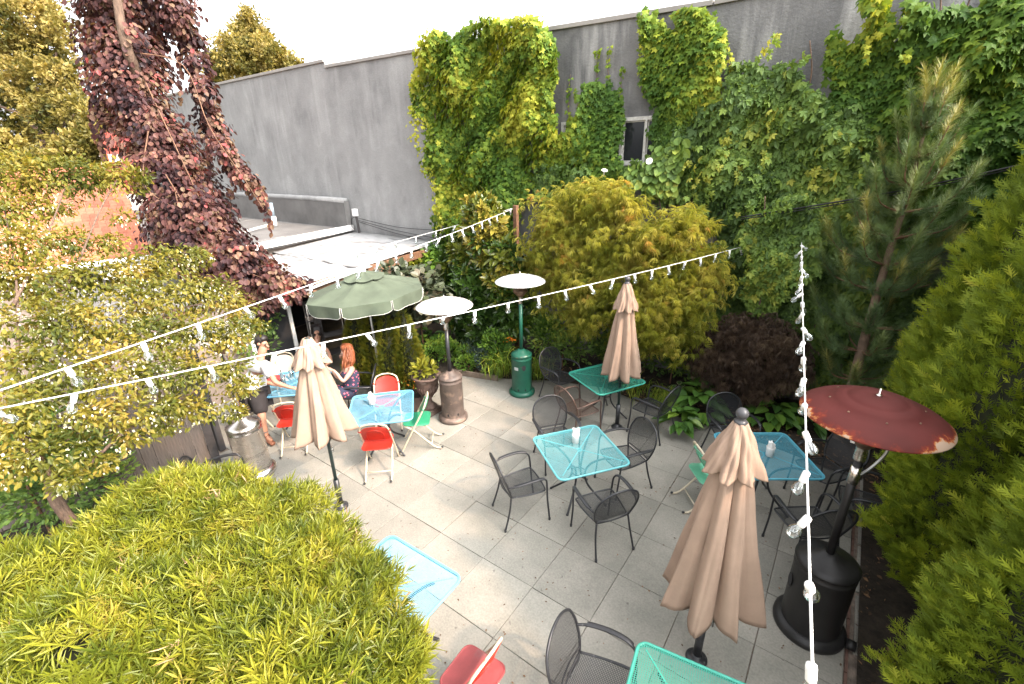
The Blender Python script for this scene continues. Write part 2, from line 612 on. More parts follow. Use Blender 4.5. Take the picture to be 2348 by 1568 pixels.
def stucco(name, c0, c1, stain, white, fine=90.0):
    m, nt, b = _principled(name)
    N, L = nt.nodes, nt.links
    geo = N.new('ShaderNodeNewGeometry')
    def noise(scale, stretch, det=6):
        mp = N.new('ShaderNodeMapping'); mp.inputs['Scale'].default_value = stretch
        L.new(geo.outputs['Position'], mp.inputs['Vector'])
        n = N.new('ShaderNodeTexNoise'); n.inputs['Scale'].default_value = scale; n.inputs['Detail'].default_value = det; n.inputs['Roughness'].default_value = .6
        L.new(mp.outputs[0], n.inputs['Vector']); return n
    big = noise(1.5, (1, 1, .8)); streak = noise(1.6, (1.5, 1, .14)); spots = noise(1.0, (2.2, 1, .3), 8); grain = noise(fine, (1, 1, 1), 3)
    cr = N.new('ShaderNodeValToRGB')
    cr.color_ramp.elements[0].position = .32; cr.color_ramp.elements[0].color = (*c0, 1)
    cr.color_ramp.elements[1].position = .68; cr.color_ramp.elements[1].color = (*c1, 1)
    L.new(big.outputs['Fac'], cr.inputs['Fac'])
    out = cr.outputs[0]
    def over(src, lo, hi, col, amt):
        nonlocal out
        mr = N.new('ShaderNodeMapRange'); mr.inputs[1].default_value = lo; mr.inputs[2].default_value = hi; mr.inputs[3].default_value = 0; mr.inputs[4].default_value = amt
        L.new(src, mr.inputs[0])
        mx = N.new('ShaderNodeMixRGB'); L.new(mr.outputs[0], mx.inputs[0]); L.new(out, mx.inputs[1]); mx.inputs[2].default_value = (*col, 1)
        out = mx.outputs[0]
    over(streak.outputs['Fac'], .48, .68, stain[0], stain[1])
    over(spots.outputs['Fac'], .51, .70, white[0], white[1])
    patch = noise(.7, (1.3, 1, .9), 2)
    over(patch.outputs['Fac'], .555, .575, tuple(np.array(c1) * .82), .55)
    gm = N.new('ShaderNodeMapRange'); gm.inputs[1].default_value = .3; gm.inputs[2].default_value = .7; gm.inputs[3].default_value = .82; gm.inputs[4].default_value = 1.16
    L.new(grain.outputs['Fac'], gm.inputs[0])
    mm = N.new('ShaderNodeMixRGB'); mm.blend_type = 'MULTIPLY'; mm.inputs[0].default_value = 1
    L.new(out, mm.inputs[1]); L.new(gm.outputs[0], mm.inputs[2])
    L.new(mm.outputs[0], b.inputs['Base Color'])
    b.inputs['Roughness'].default_value = .92; b.inputs['Specular IOR Level'].default_value = .2
    bp = N.new('ShaderNodeBump'); bp.inputs['Strength'].default_value = .6; bp.inputs['Distance'].default_value = .02
    g2 = noise(26, (1, 1, 1), 5)
    L.new(g2.outputs['Fac'], bp.inputs['Height']); L.new(bp.outputs[0], b.inputs['Normal'])
    return m


M = {}
M['slab'] = slab_material()
M['soil'] = pmat('soil', (.035, .026, .018), .95, var=.4, scale=9, bump=1.0, bscale=30)
M['ground'] = pmat('dry_ground', (.16, .13, .09), .95, var=.3, scale=2, bump=.5, bscale=20)
M['joint'] = pmat('joint_sand', (.22, .175, .14), .95, var=.35, scale=12, bump=.4, bscale=70)
M['stucco_pale'] = stucco('stucco_light', (.21, .21, .21), (.32, .32, .317), ((.21, .21, .212), .3), ((.42, .42, .415), .45))  # lighter grey for the left stretch of wall
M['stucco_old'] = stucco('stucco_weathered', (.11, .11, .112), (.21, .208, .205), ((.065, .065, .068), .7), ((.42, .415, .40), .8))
M['coping'] = pmat('coping_metal', (.28, .26, .24), .5, var=.12, scale=3)
M['white_paint'] = pmat('white_paint', (.78, .77, .75), .45, var=.06, scale=5)
M['window_frame'] = pmat('window_frame_paint', (.50, .49, .46), .6, var=.2, scale=14, rust=((.25, .22, .18), .5, 18))
M['roof_white'] = pmat('white_roof_coating', (.36, .36, .36), .5, var=.15, scale=3, rust=((.17, .17, .17), .8, 1.6), stretch=(1, 3, 1))
M['roof_grey'] = pmat('grey_roof_felt', (.15, .145, .14), .85, var=.18, scale=1.6, bump=.3, bscale=40)
M['tan_wall'] = pmat('tan_siding', (.19, .155, .13), .8, var=.12, scale=3)
M['dark_timber'] = pmat('dark_timber', (.055, .05, .05), .8, var=.3, scale=7)
M['fence'] = pmat('taupe_fence_board', (.135, .11, .095), .8, orand=.15, var=.22, scale=5, stretch=(6, 6, .6), bump=.3, bscale=20)
M['brown_wood'] = pmat('brown_wood', (.20, .105, .06), .7, var=.3, scale=5, stretch=(4, 4, 4))
M['grey_wood'] = pmat('weathered_timber', (.17, .13, .10), .85, var=.3, scale=7, bump=.4, bscale=40)
M['tile'] = pmat('orange_shingle', (.44, .15, .085), .8, var=.25, scale=6, rust=((.30, .09, .05), .7, 3), orand=.28)
M['dark'] = pmat('dark_interior', (.02, .02, .022), .7, var=.3)
M['far_wall'] = pmat('pale_far_wall', (.55, .50, .45), .8, var=.08, scale=1)
M['far_roof'] = pmat('far_grey_roof', (.20, .20, .21), .8, var=.1, scale=1)
M['cable_black'] = pmat('black_cable', (.015, .015, .016), .5)
M['cable_white'] = pmat('white_cable', (.80, .80, .78), .4, var=.03)
M['brick'] = pmat('red_brick_edge', (.15, .085, .065), .85, var=.3, scale=14)


def glass_dark(name, col=(.02, .022, .025), rough=.06):
    m, nt, b = _principled(name)
    b.inputs['Base Color'].default_value = (*col, 1); b.inputs['Roughness'].default_value = rough; b.inputs['Specular IOR Level'].default_value = .6
    return m


M['pane'] = glass_dark('window_glass')

# ---- ground: one sheet to the horizon, the patio bed and the slabs on it
g = MB(); g.poly([(-150, -150, -.06), (150, -150, -.06), (150, 150, -.06), (-150, 150, -.06)])
tag(g.build('ground', M['ground']), kind='structure')

PITCH = .6527
X0, Y0 = .68, 2.182
pav = MB(); pav.box((-4.3, 3.2, -.035), (10.4, 9.0, .046))
paving = tag(pav.build('patio_paving', M['joint']), kind='structure')


def bed_edge(x):
    return float(np.interp(x, [-9.5, -6.6, -6.0, -5.1, -4.2, -3.2, -2.2, -1.2, -.4, .4, .8], [5.6, 5.75, 6.12, 6.48, 6.95, 7.25, 7.0, 6.95, 6.9, 6.75, 6.7]))


slab_lib = []
for k in range(4):
    b = MB(); s = (PITCH - .0035 - .0012 * k) / 2
    g_ = .004
    V = [(-s, -s, -.03), (s, -s, -.03), (s, s, -.03), (-s, s, -.03),
         (-s, -s, -g_), (s, -s, -g_), (s, s, -g_), (-s, s, -g_),
         (-s + g_, -s + g_, 0), (s - g_, -s + g_, 0), (s - g_, s - g_, 0), (-s + g_, s - g_, 0)]
    F = [(8, 9, 10, 11)]
    for i in range(4):
        j = (i + 1) % 4
        F += [(i, j, 4 + j, 4 + i), (4 + i, 4 + j, 8 + j, 8 + i)]
    b.add(V, F); me = b.mesh('slab'); me.materials.append(M['slab']); slab_lib.append(me)
for i in range(0, 15):
    for j in range(-4, 9):
        cx = X0 - PITCH * (i + .5); cy = Y0 + PITCH * (j + .5)
        if cy > bed_edge(cx) + .3: continue
        if cx < -7.45 and cy < 1.9: continue
        o = bpy.data.objects.new('slab', slab_lib[(i * 7 + j * 3) % 4])
        o.parent = paving; o.location = (cx, cy, .004 + random.uniform(-.003, .003))
        o.rotation_euler = (random.uniform(-.004, .004), random.uniform(-.004, .004), random.uniform(-.006, .006))
        COL.objects.link(o)
# the strip beyond the brick course at the right
for j, cy in enumerate((4.25, 5.0, 5.75, 6.4)):
    b = MB(); b.box((.99, cy, -.004), (.5, .70, .03)); b.build('slab', M['slab'], paving, bevel=.004)
for k in range(34):
    b = MB() if k == 0 else None
    if k == 0:
        b.box((0, 0, 0), (.022, .19, .04)); bme = b.mesh('brick'); bme.materials.append(M['brick'])
    o = bpy.data.objects.new('brick', bme); o.parent = paving; o.location = (X0 + .016, .2 + k * .198, -.016 + random.uniform(-.003, .003)); COL.objects.link(o)

# ---- planting beds
def soil_sheet(name, xs, y_lo, y_hi, amp, seed):
    G = np.zeros((len(xs), 14, 3))
    for i, x in enumerate(xs):
        lo = y_lo(x); hi = y_hi(x)
        for j in range(14):
            t = j / 13; y = lo + (hi - lo) * t
            G[i, j] = (x, y, .012 + amp * math.sin(min(1, t * 3) * PI / 2) * (.5 + .5 * sn(np.array([x * 2, y * 2, 0]), 2, seed)))
    b = MB(); b.grid(G)
    return tag(b.build(name, M['soil']), kind='structure')


soil_sheet('planting_bed', np.linspace(-8.6, .75, 70), bed_edge, lambda x: 8.6, .10, 1)
soil_sheet('hedge_bed', np.linspace(.76, 4.0, 24), lambda x: -1.0, lambda x: 8.6, .06, 2)
soil_sheet('shrub_bed', np.linspace(-9.5, -2.75, 40), lambda x: -3.0, lambda x: 1.0 + .25 * math.sin(x * 2) + (.0 if x > -6.4 else .5), .07, 3)

# bark and fallen leaves scattered on the hedge bed and along the edges
n = 2600
lp = np.stack([np.concatenate([rng.uniform(.76, 1.6, 900), rng.uniform(-6.2, .7, 1700)]), np.zeros(n), np.zeros(n)], 1)
lp[:900, 1] = rng.uniform(1.5, 7.5, 900)
lp[900:, 1] = [bed_edge(x) + abs(rng.normal(0, .5)) - .05 for x in lp[900:, 0]]
lp[:, 2] = .03 + rng.uniform(0, .08, n) * np.clip((lp[:, 1] - 6) * .8, 0, 1) + .02
M['litter'] = lmat('leaf_litter', [(0, (.05, .032, .02)), (.6, (.11, .065, .035)), (1, (.22, .12, .06))], .8, .05)
me = leaf_mesh('leaf_litter', OVAL, lp, nz(np.stack([rng.normal(size=n), rng.normal(size=n), rng.normal(size=n) * .2], 1)), nz(np.stack([rng.normal(size=n) * .3, rng.normal(size=n) * .3, np.ones(n)], 1)), rng.uniform(.03, .07, n), rng.uniform(0, 1, n))
tag(put('leaf_litter', me, M['litter']), 'dry brown leaf litter on the soil of the beds', 'leaf litter', kind='stuff')
# crumbs and small leaves on the slabs
n = 520
lp = np.stack([rng.uniform(-6.5, .7, n), rng.uniform(1.6, 6.6, n), np.full(n, .012)], 1)
me = leaf_mesh('fallen_petals', OVAL, lp, nz(np.stack([rng.normal(size=n), rng.normal(size=n), np.zeros(n)], 1)), np.tile([0, 0, 1.], (n, 1)), rng.uniform(.012, .03, n), rng.uniform(.3, 1, n))
tag(put('fallen_petals', me, M['litter']), 'tiny dry leaves and petals scattered on the slabs', 'debris', kind='stuff')

# timber edging along the back bed
a, b_ = P(1035, 852, z=.05), P(1142, 868, z=.05)
e = MB(); e.bar(a, b_, .05, .12)
tag(e.build('timber_edging', M['grey_wood'], bevel=.006), 'weathered timber board edging the bed behind the grey heater', 'edging')
a, b_ = np.array([-7.9, 5.25, .06]), np.array([-6.55, 5.72, .06])

# ---- the tall grey wall
WY = 8.5
wall = thing('rendered_wall', 'tall grey stucco wall rising behind the garden, ivy on its right half', 'wall', (-8.9, WY, 0))


def wpart(mb, name, mat, parent=None, bevel=0.0, base=(-8.9, WY, 0)):
    return mb.build(name, mat, parent or wall, bevel=bevel, loc=None if (parent and parent is not wall) else tuple(-np.array(base)))


top_r = [(9.0, 6.12), (-2.4, 6.16), (-8.3, 6.36)]
top_l = [(-8.3, 6.36), (-12.36, 6.46), (-12.36, 6.60), (-19.0, 6.66), (-27.0, 6.70)]
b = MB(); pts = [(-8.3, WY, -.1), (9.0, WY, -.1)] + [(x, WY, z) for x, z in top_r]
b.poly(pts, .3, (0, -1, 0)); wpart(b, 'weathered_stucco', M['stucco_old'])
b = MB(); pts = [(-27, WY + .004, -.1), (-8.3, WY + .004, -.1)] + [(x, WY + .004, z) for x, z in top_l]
b.poly(pts, .3, (0, -1, 0)); wpart(b, 'light_stucco', M['stucco_pale'])
for pl in (top_r, top_l):
    for (x0, z0), (x1, z1) in zip(pl[:-1], pl[1:]):
        if abs(x0 - x1) < .01: continue
        b = MB(); b.bar((x0, WY + .15, z0 + .035), (x1 + (.02 if x1 > -27 else 0), WY + .15, z1 + .035), .38, .07)
        wpart(b, 'coping', M['coping'], bevel=.006)
# long sagging crack of mortar drips is in the material; two small vents give the left half its scale
# windows
def window(x0, x1, z0, z1, mull, label):
    f = MB(); t = .06
    f.box(((x0 + x1) / 2, WY - .02, z1 + t / 2), (x1 - x0 + 2 * t, .07, t)); f.box(((x0 + x1) / 2, WY - .03, z0 - t / 2), (x1 - x0 + 2 * t + .06, .11, t))
    f.box((x0 - t / 2, WY - .02, (z0 + z1) / 2), (t, .066, z1 - z0)); f.box((x1 + t / 2, WY - .02, (z0 + z1) / 2), (t, .066, z1 - z0))
    w = wpart(f, 'window', M['window_frame'])
    w['label'] = label
    m_ = MB(); m_.box((mull, WY - .03, (z0 + z1) / 2), (.035, .05, z1 - z0)); m_.build('mullion', M['window_frame'], w)
    for a_, c_ in ((x0, mull - .02), (mull + .02, x1)):
        m_ = MB(); m_.box(((a_ + c_) / 2, WY - .006, (z0 + z1) / 2), (c_ - a_, .012, z1 - z0 - .004)); m_.build('pane', M['pane'], w)
        m_ = MB(); q = .022
        for xx in (a_ + q / 2, c_ - q / 2): m_.box((xx, WY - .016, (z0 + z1) / 2), (q, .012, z1 - z0 - .006))
        for zz in (z0 + q / 2, z1 - q / 2): m_.box(((a_ + c_) / 2, WY - .0162, zz), (c_ - a_ - 2 * q, .0116, q))
        m_.build('sash', M['window_frame'], w)


window(-3.70, -2.72, 3.99, 4.66, -3.28, 'white framed sliding window in the stucco wall, ivy over its right edge')
window(-4.92, -4.35, 3.98, 4.66, -4.63, 'window almost covered by ivy')
p = P(1262, 385, Y=8.44); b = MB(); b.box(p, (.22, .08, .36)); wpart(b, 'brick_patch', M['brick'])
p = P(1258, 412, Y=8.42)
vent = MB(); vent.box(p, (.36, .06, .34)); vt = wpart(vent, 'wall_vent', M['roof_grey'])
for k in range(7):
    b = MB(); b.box(p + np.array([0, -.04, -.14 + k * .045]), (.32, .03, .02)); b.build('louvre', M['coping'], vt)
# shutter-like downpipe where the ivy starts
# ---- the neighbouring flat roof against the wall
nb = thing('flat_roofed_building', 'low building with grey flat roof and white edge against the stucco wall', 'building', (-15, 6, 0))
nbase = (-15, 6, 0)
def nput(mb, name, mat, parent=None, bevel=0.0): return mb.build(name, mat, parent or nb, bevel=bevel, loc=tuple(-np.array(nbase)) if parent is None else None)
b = MB(); b.poly([(-27, 2.2, 2.28), (-10.9, 2.2, 2.28), (-11.35, 5.0, 2.28), (-12.15, 8.46, 2.28), (-27, 8.46, 2.28)], .12); nput(b, 'roof', M['roof_grey'])
b = MB(); b.poly([(-26.9, 2.3, 2.15), (-11.1, 2.3, 2.15), (-11.5, 5.0, 2.15), (-12.3, 8.44, 2.15), (-26.9, 8.44, 2.15)], 2.2); nput(b, 'walls', M['tan_wall'])
b = MB(); b.bar((-12.13, 8.45, 2.29), (-11.33, 5.0, 2.29), .10, .16); b.bar((-11.33, 4.99, 2.29), (-10.88, 2.2, 2.29), .10, .16); nput(b, 'white_fascia', M['white_paint'], bevel=.01)
b = MB(); b.box((-19.6, 8.38, 2.67), (14.9, .16, .78)); nput(b, 'upstand', M['roof_grey'])
b = MB(); b.tube([(-27, 8.36, 3.09), (-20, 8.36, 3.095), (-14, 8.36, 3.08), (-12.15, 8.36, 3.06)], .085, 12); nput(b, 'flashing_roll', M['stucco_pale'])
for k in range(5):
    b = MB(); b.bar((-12.6 - k * 2.4, 8.2, 2.284), (-11.9 - k * 2.4, 2.4, 2.284), .035, .008); nput(b, 'felt_seam', M['stucco_old'])
vp = P(632, 520, z=2.28)
v = thing('roof_vent_pipe', 'thin blue grey vent pipe with white foot on the flat roof', 'pipe', tuple(vp))
b = MB(); b.tube([(0, 0, .02), (0, 0, .32)], .07, 12); b.build('foot', M['white_paint'], v)
b = MB(); b.tube([(0, 0, .3), (0, 0, .72)], .055, 12); b.build('pipe', pmat('blue_grey_pipe', (.24, .31, .36), .5), v)
b = MB(); b.bar(P(545, 535, z=2.33), P(628, 512, z=2.42), .05, .05)
tag(b.build('roof_conduit', M['white_paint']), 'white pipe lying across the grey flat roof', 'pipe')

# meter box, pipe and wires at the upstand's end
mb_ = P(814, 487, Y=8.3)
mt = thing('meter_box', 'small white meter box with black pipe on the stucco wall', 'box', tuple(mb_))
b = MB(); b.box((0, 0, 0), (.16, .10, .20)); b.build('housing', M['white_paint'], mt, bevel=.01)
b = MB(); b.tube(spl([(0, .02, -.1), (0.01, .03, -.3), (0, .05, -.62)], 4), .035, 8); b.build('pipe', M['dark_timber'], mt)
b = MB(); b.tube(spl([(-.02, .02, -.12), (-.25, .03, -.2), (-.3, .04, -.4), (-.2, .05, -.5)], 6), .008, 6); b.build('loop_wire', M['cable_black'], mt)
for k, (a, c) in enumerate([((822, 505), (1010, 548)), ((822, 508), (1010, 556)), ((822, 500), (1005, 528))]):
    pa, pc = P(*a, Y=8.44), P(*c, Y=8.44)
    b = MB(); b.tube(spl([pa, (pa + pc) / 2 + np.array([0, 0, -.04 - .02 * k]), pc], 6), .008, 5)
    tag(b.build('wall_cable', M['cable_black']), ['thin black cable on the stucco wall, middle of three', 'thin black cable on the stucco wall, lowest of three', 'thin black cable on the stucco wall, highest of three'][k], 'cable', 'cables on the wall')

# ---- the white lean-to roof
lt = thing('lean_to_roof', 'white coated sheet roof sloping down from the stucco wall', 'roof', (-9.9, 6.4, 0))
def lput(mb, name, mat, bevel=0.0): return mb.build(name, mat, lt, bevel=bevel, loc=(9.9, -6.4, 0))
def sheet(x0, x1, y0, y1, z0, z1, ripple):
    nx, ny = 60, 8
    G = np.zeros((ny, nx, 3))
    for j in range(ny):
        for i in range(nx):
            x = x0 + (x1 - x0) * i / (nx - 1); t = j / (ny - 1)
            y = y0 + (y1 - y0) * t
            G[j, i] = (x + .25 * (1 - t) * (y1 - y0) / 3.8, y, z0 + (z1 - z0) * t + ripple * math.sin(x * 9) + .01 * math.sin(x * 2.3 + y))
    b = MB(); b.grid(G)
    o = lput(b, 'roof_sheet', M['roof_white'])
    s = o.modifiers.new('thick', 'SOLIDIFY'); s.thickness = .02
    return o
sheet(-12.0, -10.0, 5.7, 8.42, 2.06, 2.18, .004)
sheet(-10.02, -8.42, 5.7, 8.42, 2.06, 2.18, .004)
sheet(-11.5, -9.9, 4.35, 5.95, 1.93, 2.06, .012)
sheet(-9.95, -8.05, 4.35, 5.95, 1.93, 2.06, .012)
b = MB(); b.box((-9.5, 4.5, 1.80), (3.9, .08, .16)); lput(b, 'front_beam', M['brown_wood'])
b = MB(); b.bar((-8.1, 4.5, 1.92), (-8.42, 8.35, 2.02), .07, .16); lput(b, 'side_beam', M['brown_wood'])
for x, y in ((-8.12, 4.55), (-8.3, 6.4), (-9.9, 4.5)):
    b = MB(); b.box((x, y, .9), (.10, .10, 1.8)); lput(b, 'post', M['dark_timber'])
b = MB(); b.box((-10.2, 8.0, 1.0), (3.4, .1, 2.0)); b.box((-11.75, 6.3, 1.0), (.1, 3.4, 2.0)); lput(b, 'back_wall', M['dark'])
# lattice under the roof's right edge
la = thing('lattice_panel', 'brown wooden lattice panel under the white roof edge', 'lattice', (-8.25, 6.0, 1.3))
LX, LY0, LY1, LZ0, LZ1 = -8.16, 5.35, 6.6, 1.32, 1.86
b = MB(); b.box((LX + .0, (LY0 + LY1) / 2, LZ1 + .03), (.06, LY1 - LY0 + .1, .06)); b.box((LX, LY0 - .03, (LZ0 + LZ1) / 2), (.06, .06, LZ1 - LZ0)); b.box((LX, LY1 + .03, (LZ0 + LZ1) / 2), (.06, .06, LZ1 - LZ0))
b.build('frame', M['brown_wood'], la, loc=(8.25, -6.0, -1.3))
for k in range(12):
    b = MB(); y = LY0 + (LY1 - LY0) * (k + .5) / 12; b.box((LX + .008, y, (LZ0 + LZ1) / 2), (.012, .035, LZ1 - LZ0)); b.build('slat', M['brown_wood'], la, loc=(8.25, -6.0, -1.3))
for k in range(6):
    b = MB(); z = LZ0 + (LZ1 - LZ0) * (k + .5) / 6; b.box((LX - .006, (LY0 + LY1) / 2, z), (.012, LY1 - LY0, .035)); b.build('slat', M['brown_wood'], la, loc=(8.25, -6.0, -1.3))

# ---- tan outbuilding behind the man
ob = thing('tan_outbuilding', 'tan walled outbuilding with dark doorway behind the folded umbrella', 'building', (-9.6, 3.4, 0))
def oput(mb, name, mat, bevel=0.0): return mb.build(name, mat, ob, bevel=bevel, loc=(9.6, -3.4, 0))
b = MB(); b.box((-10.1, 2.9, .95), (2.6, 3.0, 1.9)); oput(b, 'wall', M['tan_wall'])
b = MB(); b.box((-10.05, 2.9, 1.95), (2.9, 3.3, .10)); oput(b, 'roof', M['roof_grey'])
b = MB(); b.box((-8.72, 2.85, 1.90), (.12, 3.2, .14)); oput(b, 'gutter', M['brown_wood'])
b = MB(); b.box((-8.79, 3.95, .95), (.03, .75, 1.85)); oput(b, 'doorway', M['dark'])
for y in (3.55, 4.36):
    b = MB(); b.box((-8.77, y, .95), (.05, .07, 1.88)); oput(b, 'door_post', M['white_paint'])
for k in range(3):
    b = MB(); b.box((-8.796, 2.2, .45 + k * .5), (.012, 2.0, .012)); oput(b, 'board_joint', M['dark_timber'])
# dark recess with shelf rails beside it
rk = thing('metal_shelf', 'dark metal shelf standing in the shade under the green umbrella', 'shelf', (-8.5, 4.95, 0))
for x in (-.35, .35):
    for y in (-.15, .15):
        b = MB(); b.tube([(x, y, 0), (x, y, 1.5)], .015, 6); b.build('upright', M['coping'], rk)
for z in (.35, .75, 1.15, 1.48):
    b = MB(); b.box((0, 0, z), (.74, .34, .02)); b.build('shelf_board', M['dark_timber'], rk)
rk.rotation_euler = (0, 0, R(70))

# ---- board fence on the left
fn = thing('board_fence', 'taupe board fence with dark end post behind the steel heater', 'fence', (-7.0, .8, 0))
f0 = np.array([-6.98, 1.93]); f1 = np.array([-7.85, -1.2]); fd = nz(f1 - f0); L_ = np.linalg.norm(f1 - f0)
bd = MB(); bd.box((0, 0, .68), (.138, .022, 1.36)); bme = bd.mesh('board'); bme.materials.append(M['fence'])
ang = math.atan2(fd[1], fd[0])
for k in range(int(L_ / .145)):
    q = f0 + fd * (.13 + .145 * k)
    o = bpy.data.objects.new('board', bme); o.parent = fn; o.location = (q[0] + 7.0, q[1] - .8, random.uniform(-.01, .01)); o.rotation_euler = (0, 0, ang + random.uniform(-.01, .01)); COL.objects.link(o)
b = MB(); b.box((f0[0], f0[1], .80), (.11, .11, 1.6), rz=ang); b.build('end_post', M['dark_timber'], fn, bevel=.006, loc=(7.0, -.8, 0))
nf = np.array([-fd[1], fd[0]])
for z in (.25, 1.1):
    b = MB(); q0 = f0 + nf * .035 * -1; q1 = f1 + nf * .035 * -1
    b.bar((q0[0], q0[1], z), (q1[0], q1[1], z), .035, .08); b.build('rail', M['dark_timber'], fn, loc=(7.0, -.8, 0))
# second dark post near the heater
pp = P(553, 940, z=1.0)
b = MB(); b.box((-7.25, 2.12, .95), (.09, .09, 1.9)); tag(b.build('dark_post', M['dark_timber'], bevel=.006), 'slim dark post standing by the man in shorts', 'post')

# ---- house with the orange roof
eave0, eave1 = P(-120, 640, z=2.35), P(345, 585, z=2.35)
ed = nz(eave1 - eave0); back = nz(np.cross(np.array([0, 0, 1.]), ed))
if back @ nz(eave0 - CAMP) < 0: back = -back
hl = np.linalg.norm(eave1 - eave0); depth, rise = 4.4, 1.75
hc = (eave0 + eave1) / 2 + back * 1.5
hs_ = thing('orange_roofed_house', 'house with faded orange shingle roof behind the flowering tree', 'house', (hc[0], hc[1], 0))
hl_ = (-hc[0], -hc[1], 0)
b = MB(); e0 = eave0 + back * .3; e1 = eave1 + back * .3 - ed * .2
b.poly([e0 * [1, 1, 0] + [0, 0, 2.3], e1 * [1, 1, 0] + [0, 0, 2.3], e1 * [1, 1, 0] + back * 6 + [0, 0, 2.3], e0 * [1, 1, 0] + back * 6 + [0, 0, 2.3]], 2.35)
b.build('wall', M['tan_wall'], hs_, loc=hl_)
b = MB(); r0 = eave0 + back * depth + [0, 0, rise]; r1 = eave1 + back * depth + [0, 0, rise]
nrm = nz(np.cross(ed, nz(r0 - eave0))); nrm = nrm if nrm[2] > 0 else -nrm
b.poly([eave0, eave1, r1, r0], .08, nrm); roof = b.build('roof', M['tile'], hs_, loc=hl_)
b = MB(); b.bar(eave0 - back * .06 + [0, 0, -.03], eave1 - back * .06 + [0, 0, -.03], .12, .10); b.build('gutter', M['white_paint'], hs_, loc=hl_)
sl = nz(r0 - eave0); SL = np.linalg.norm(r0 - eave0)
nr, nc = 14, 21
cw, ch = hl / nc, SL / nr
sh = MB(); sh.box((0, 0, 0), (cw * .96, ch * 1.06, .022)); sme = sh.mesh('shingle'); sme.materials.append(M['tile'])
Mx = np.stack([ed, sl, np.cross(ed, sl)], 1)
if Mx[2, 2] < 0: Mx[:, 0] *= -1; Mx[:, 2] *= -1
for i in range(nr):
    for j in range(nc):
        c = eave0 + ed * cw * (j + .5 + .25 * (i % 2)) + sl * ch * (i + .5) + nrm * (.018 + random.uniform(0, .006)) - np.array(hs_.location)
        o = bpy.data.objects.new('shingle', sme); o.parent = roof
        c = c - np.array(hl_)
        tl = random.uniform(.02, .05)
        o.matrix_local = Matrix(((Mx[0, 0], Mx[0, 1], Mx[0, 2], c[0] - hc[0] * 0), (Mx[1, 0], Mx[1, 1], Mx[1, 2], c[1]), (Mx[2, 0], Mx[2, 1], Mx[2, 2], c[2]), (0, 0, 0, 1))) @ Matrix.Rotation(tl, 4, 'X')
        COL.objects.link(o)
# a small white sign box and a red gable strip glimpsed by the beech
p = P(283, 375, d=12)
b = MB(); b.box(p, (.5, .3, 1.5), rz=.6); b2 = tag(b.build('red_chimney', pmat('red_stack', (.5, .12, .09), .8)), 'red chimney stack glimpsed between the beech strands', 'chimney')
p = P(266, 362, d=11.6); b = MB(); b.box(p, (.3, .1, .18), rz=.6); tag(b.build('white_flue_box', M['white_paint']), 'small white box beside the red chimney stack', 'box')

# ---- far buildings behind the trees at the left
def far_building(px0, px1, ptop, d, label, wall_m, nwin):
    a, c = P(px0, ptop, d=d), P(px1, ptop, d=d)
    z = (a[2] + c[2]) / 2; dr = nz((c - a) * [1, 1, 0]); bk = np.array([-dr[1], dr[0], 0]); L = np.linalg.norm((c - a)[:2])
    if bk @ (a - CAMP) < 0: bk = -bk
    t = thing('far_building', label, 'building', ((a[0] + c[0]) / 2, (a[1] + c[1]) / 2, 0))
    lo = (-t.location[0], -t.location[1], 0)
    A = a * [1, 1, 0]; Cc = c * [1, 1, 0]; zt = np.array([0, 0, z])
    b = MB(); b.poly([A + zt, Cc + zt, Cc + bk * 8 + zt, A + bk * 8 + zt], z); b.build('wall', wall_m, t, loc=lo)
    b = MB(); zz = np.array([0, 0, z + .25]); b.poly([A - bk * .2 + zz, Cc - bk * .2 + zz, Cc + bk * 8.2 + zz, A + bk * 8.2 + zz], .25); b.build('roof', M['far_roof'], t, loc=lo)
    for k in range(nwin):
        cc = A + dr * L * (k + .5) / nwin + np.array([0, 0, z - 1.4]) - bk * .02
        x = dr * .5; y = np.array([0, 0, .55])
        b = MB(); b.poly([cc - x - y, cc + x - y, cc + x + y, cc - x + y], .06, -bk); b.build('window', M['pane'], t, loc=lo)
far_building(-260, 60, 330, 34, 'pale far building left of the dark tree trunk', M['far_wall'], 4)
far_building(80, 300, 318, 30, 'low pale far building right of the dark tree trunk', M['far_wall'], 5)

# ================================================================== FURNITURE
def enamel(name, col, rough=.35, var=.08, chip=None, scale=9):
    return pmat(name, col, rough, var=var, scale=scale, rust=chip, spec=.5)


M['black_metal'] = enamel('charcoal_metal', (.022, .023, .026), .38, .2, ((.11, .11, .11), .35, 24))
M['black_mesh'] = enamel('charcoal_mesh', (.020, .021, .024), .45, .2)
M['brown_metal'] = enamel('rust_brown_metal', (.075, .045, .034), .5, .3)
M['cream_tube'] = enamel('cream_enamel', (.52, .45, .33), .4, .1, ((.30, .16, .08), .45, 14))
M['red_sheet'] = enamel('red_enamel', (.40, .022, .012), .38, .12, ((.35, .05, .03), .5, 9))
M['red_seat'] = enamel('worn_red_seat', (.30, .055, .055), .55, .15, ((.22, .08, .08), .7, 6))
M['green_sheet'] = enamel('green_enamel', (.03, .25, .13), .4, .12, ((.12, .32, .20), .5, 8))
M['mint_sheet'] = enamel('mint_enamel', (.13, .42, .27), .45, .12, ((.3, .42, .3), .5, 8))
M['blue_table'] = enamel('sky_blue_enamel', (.09, .35, .46), .4, .1)
M['pale_blue_table'] = enamel('pale_blue_enamel', (.15, .39, .53), .4, .1)
M['turq_table'] = enamel('turquoise_enamel', (.13, .42, .45), .4, .1)
M['teal_table'] = enamel('sea_green_enamel', (.05, .33, .25), .4, .1)
M['white_ceramic'] = pmat('white_ceramic', (.75, .74, .72), .3, var=.04)
M['paper'] = pmat('paper_napkin', (.80, .79, .77), .9, var=.05)
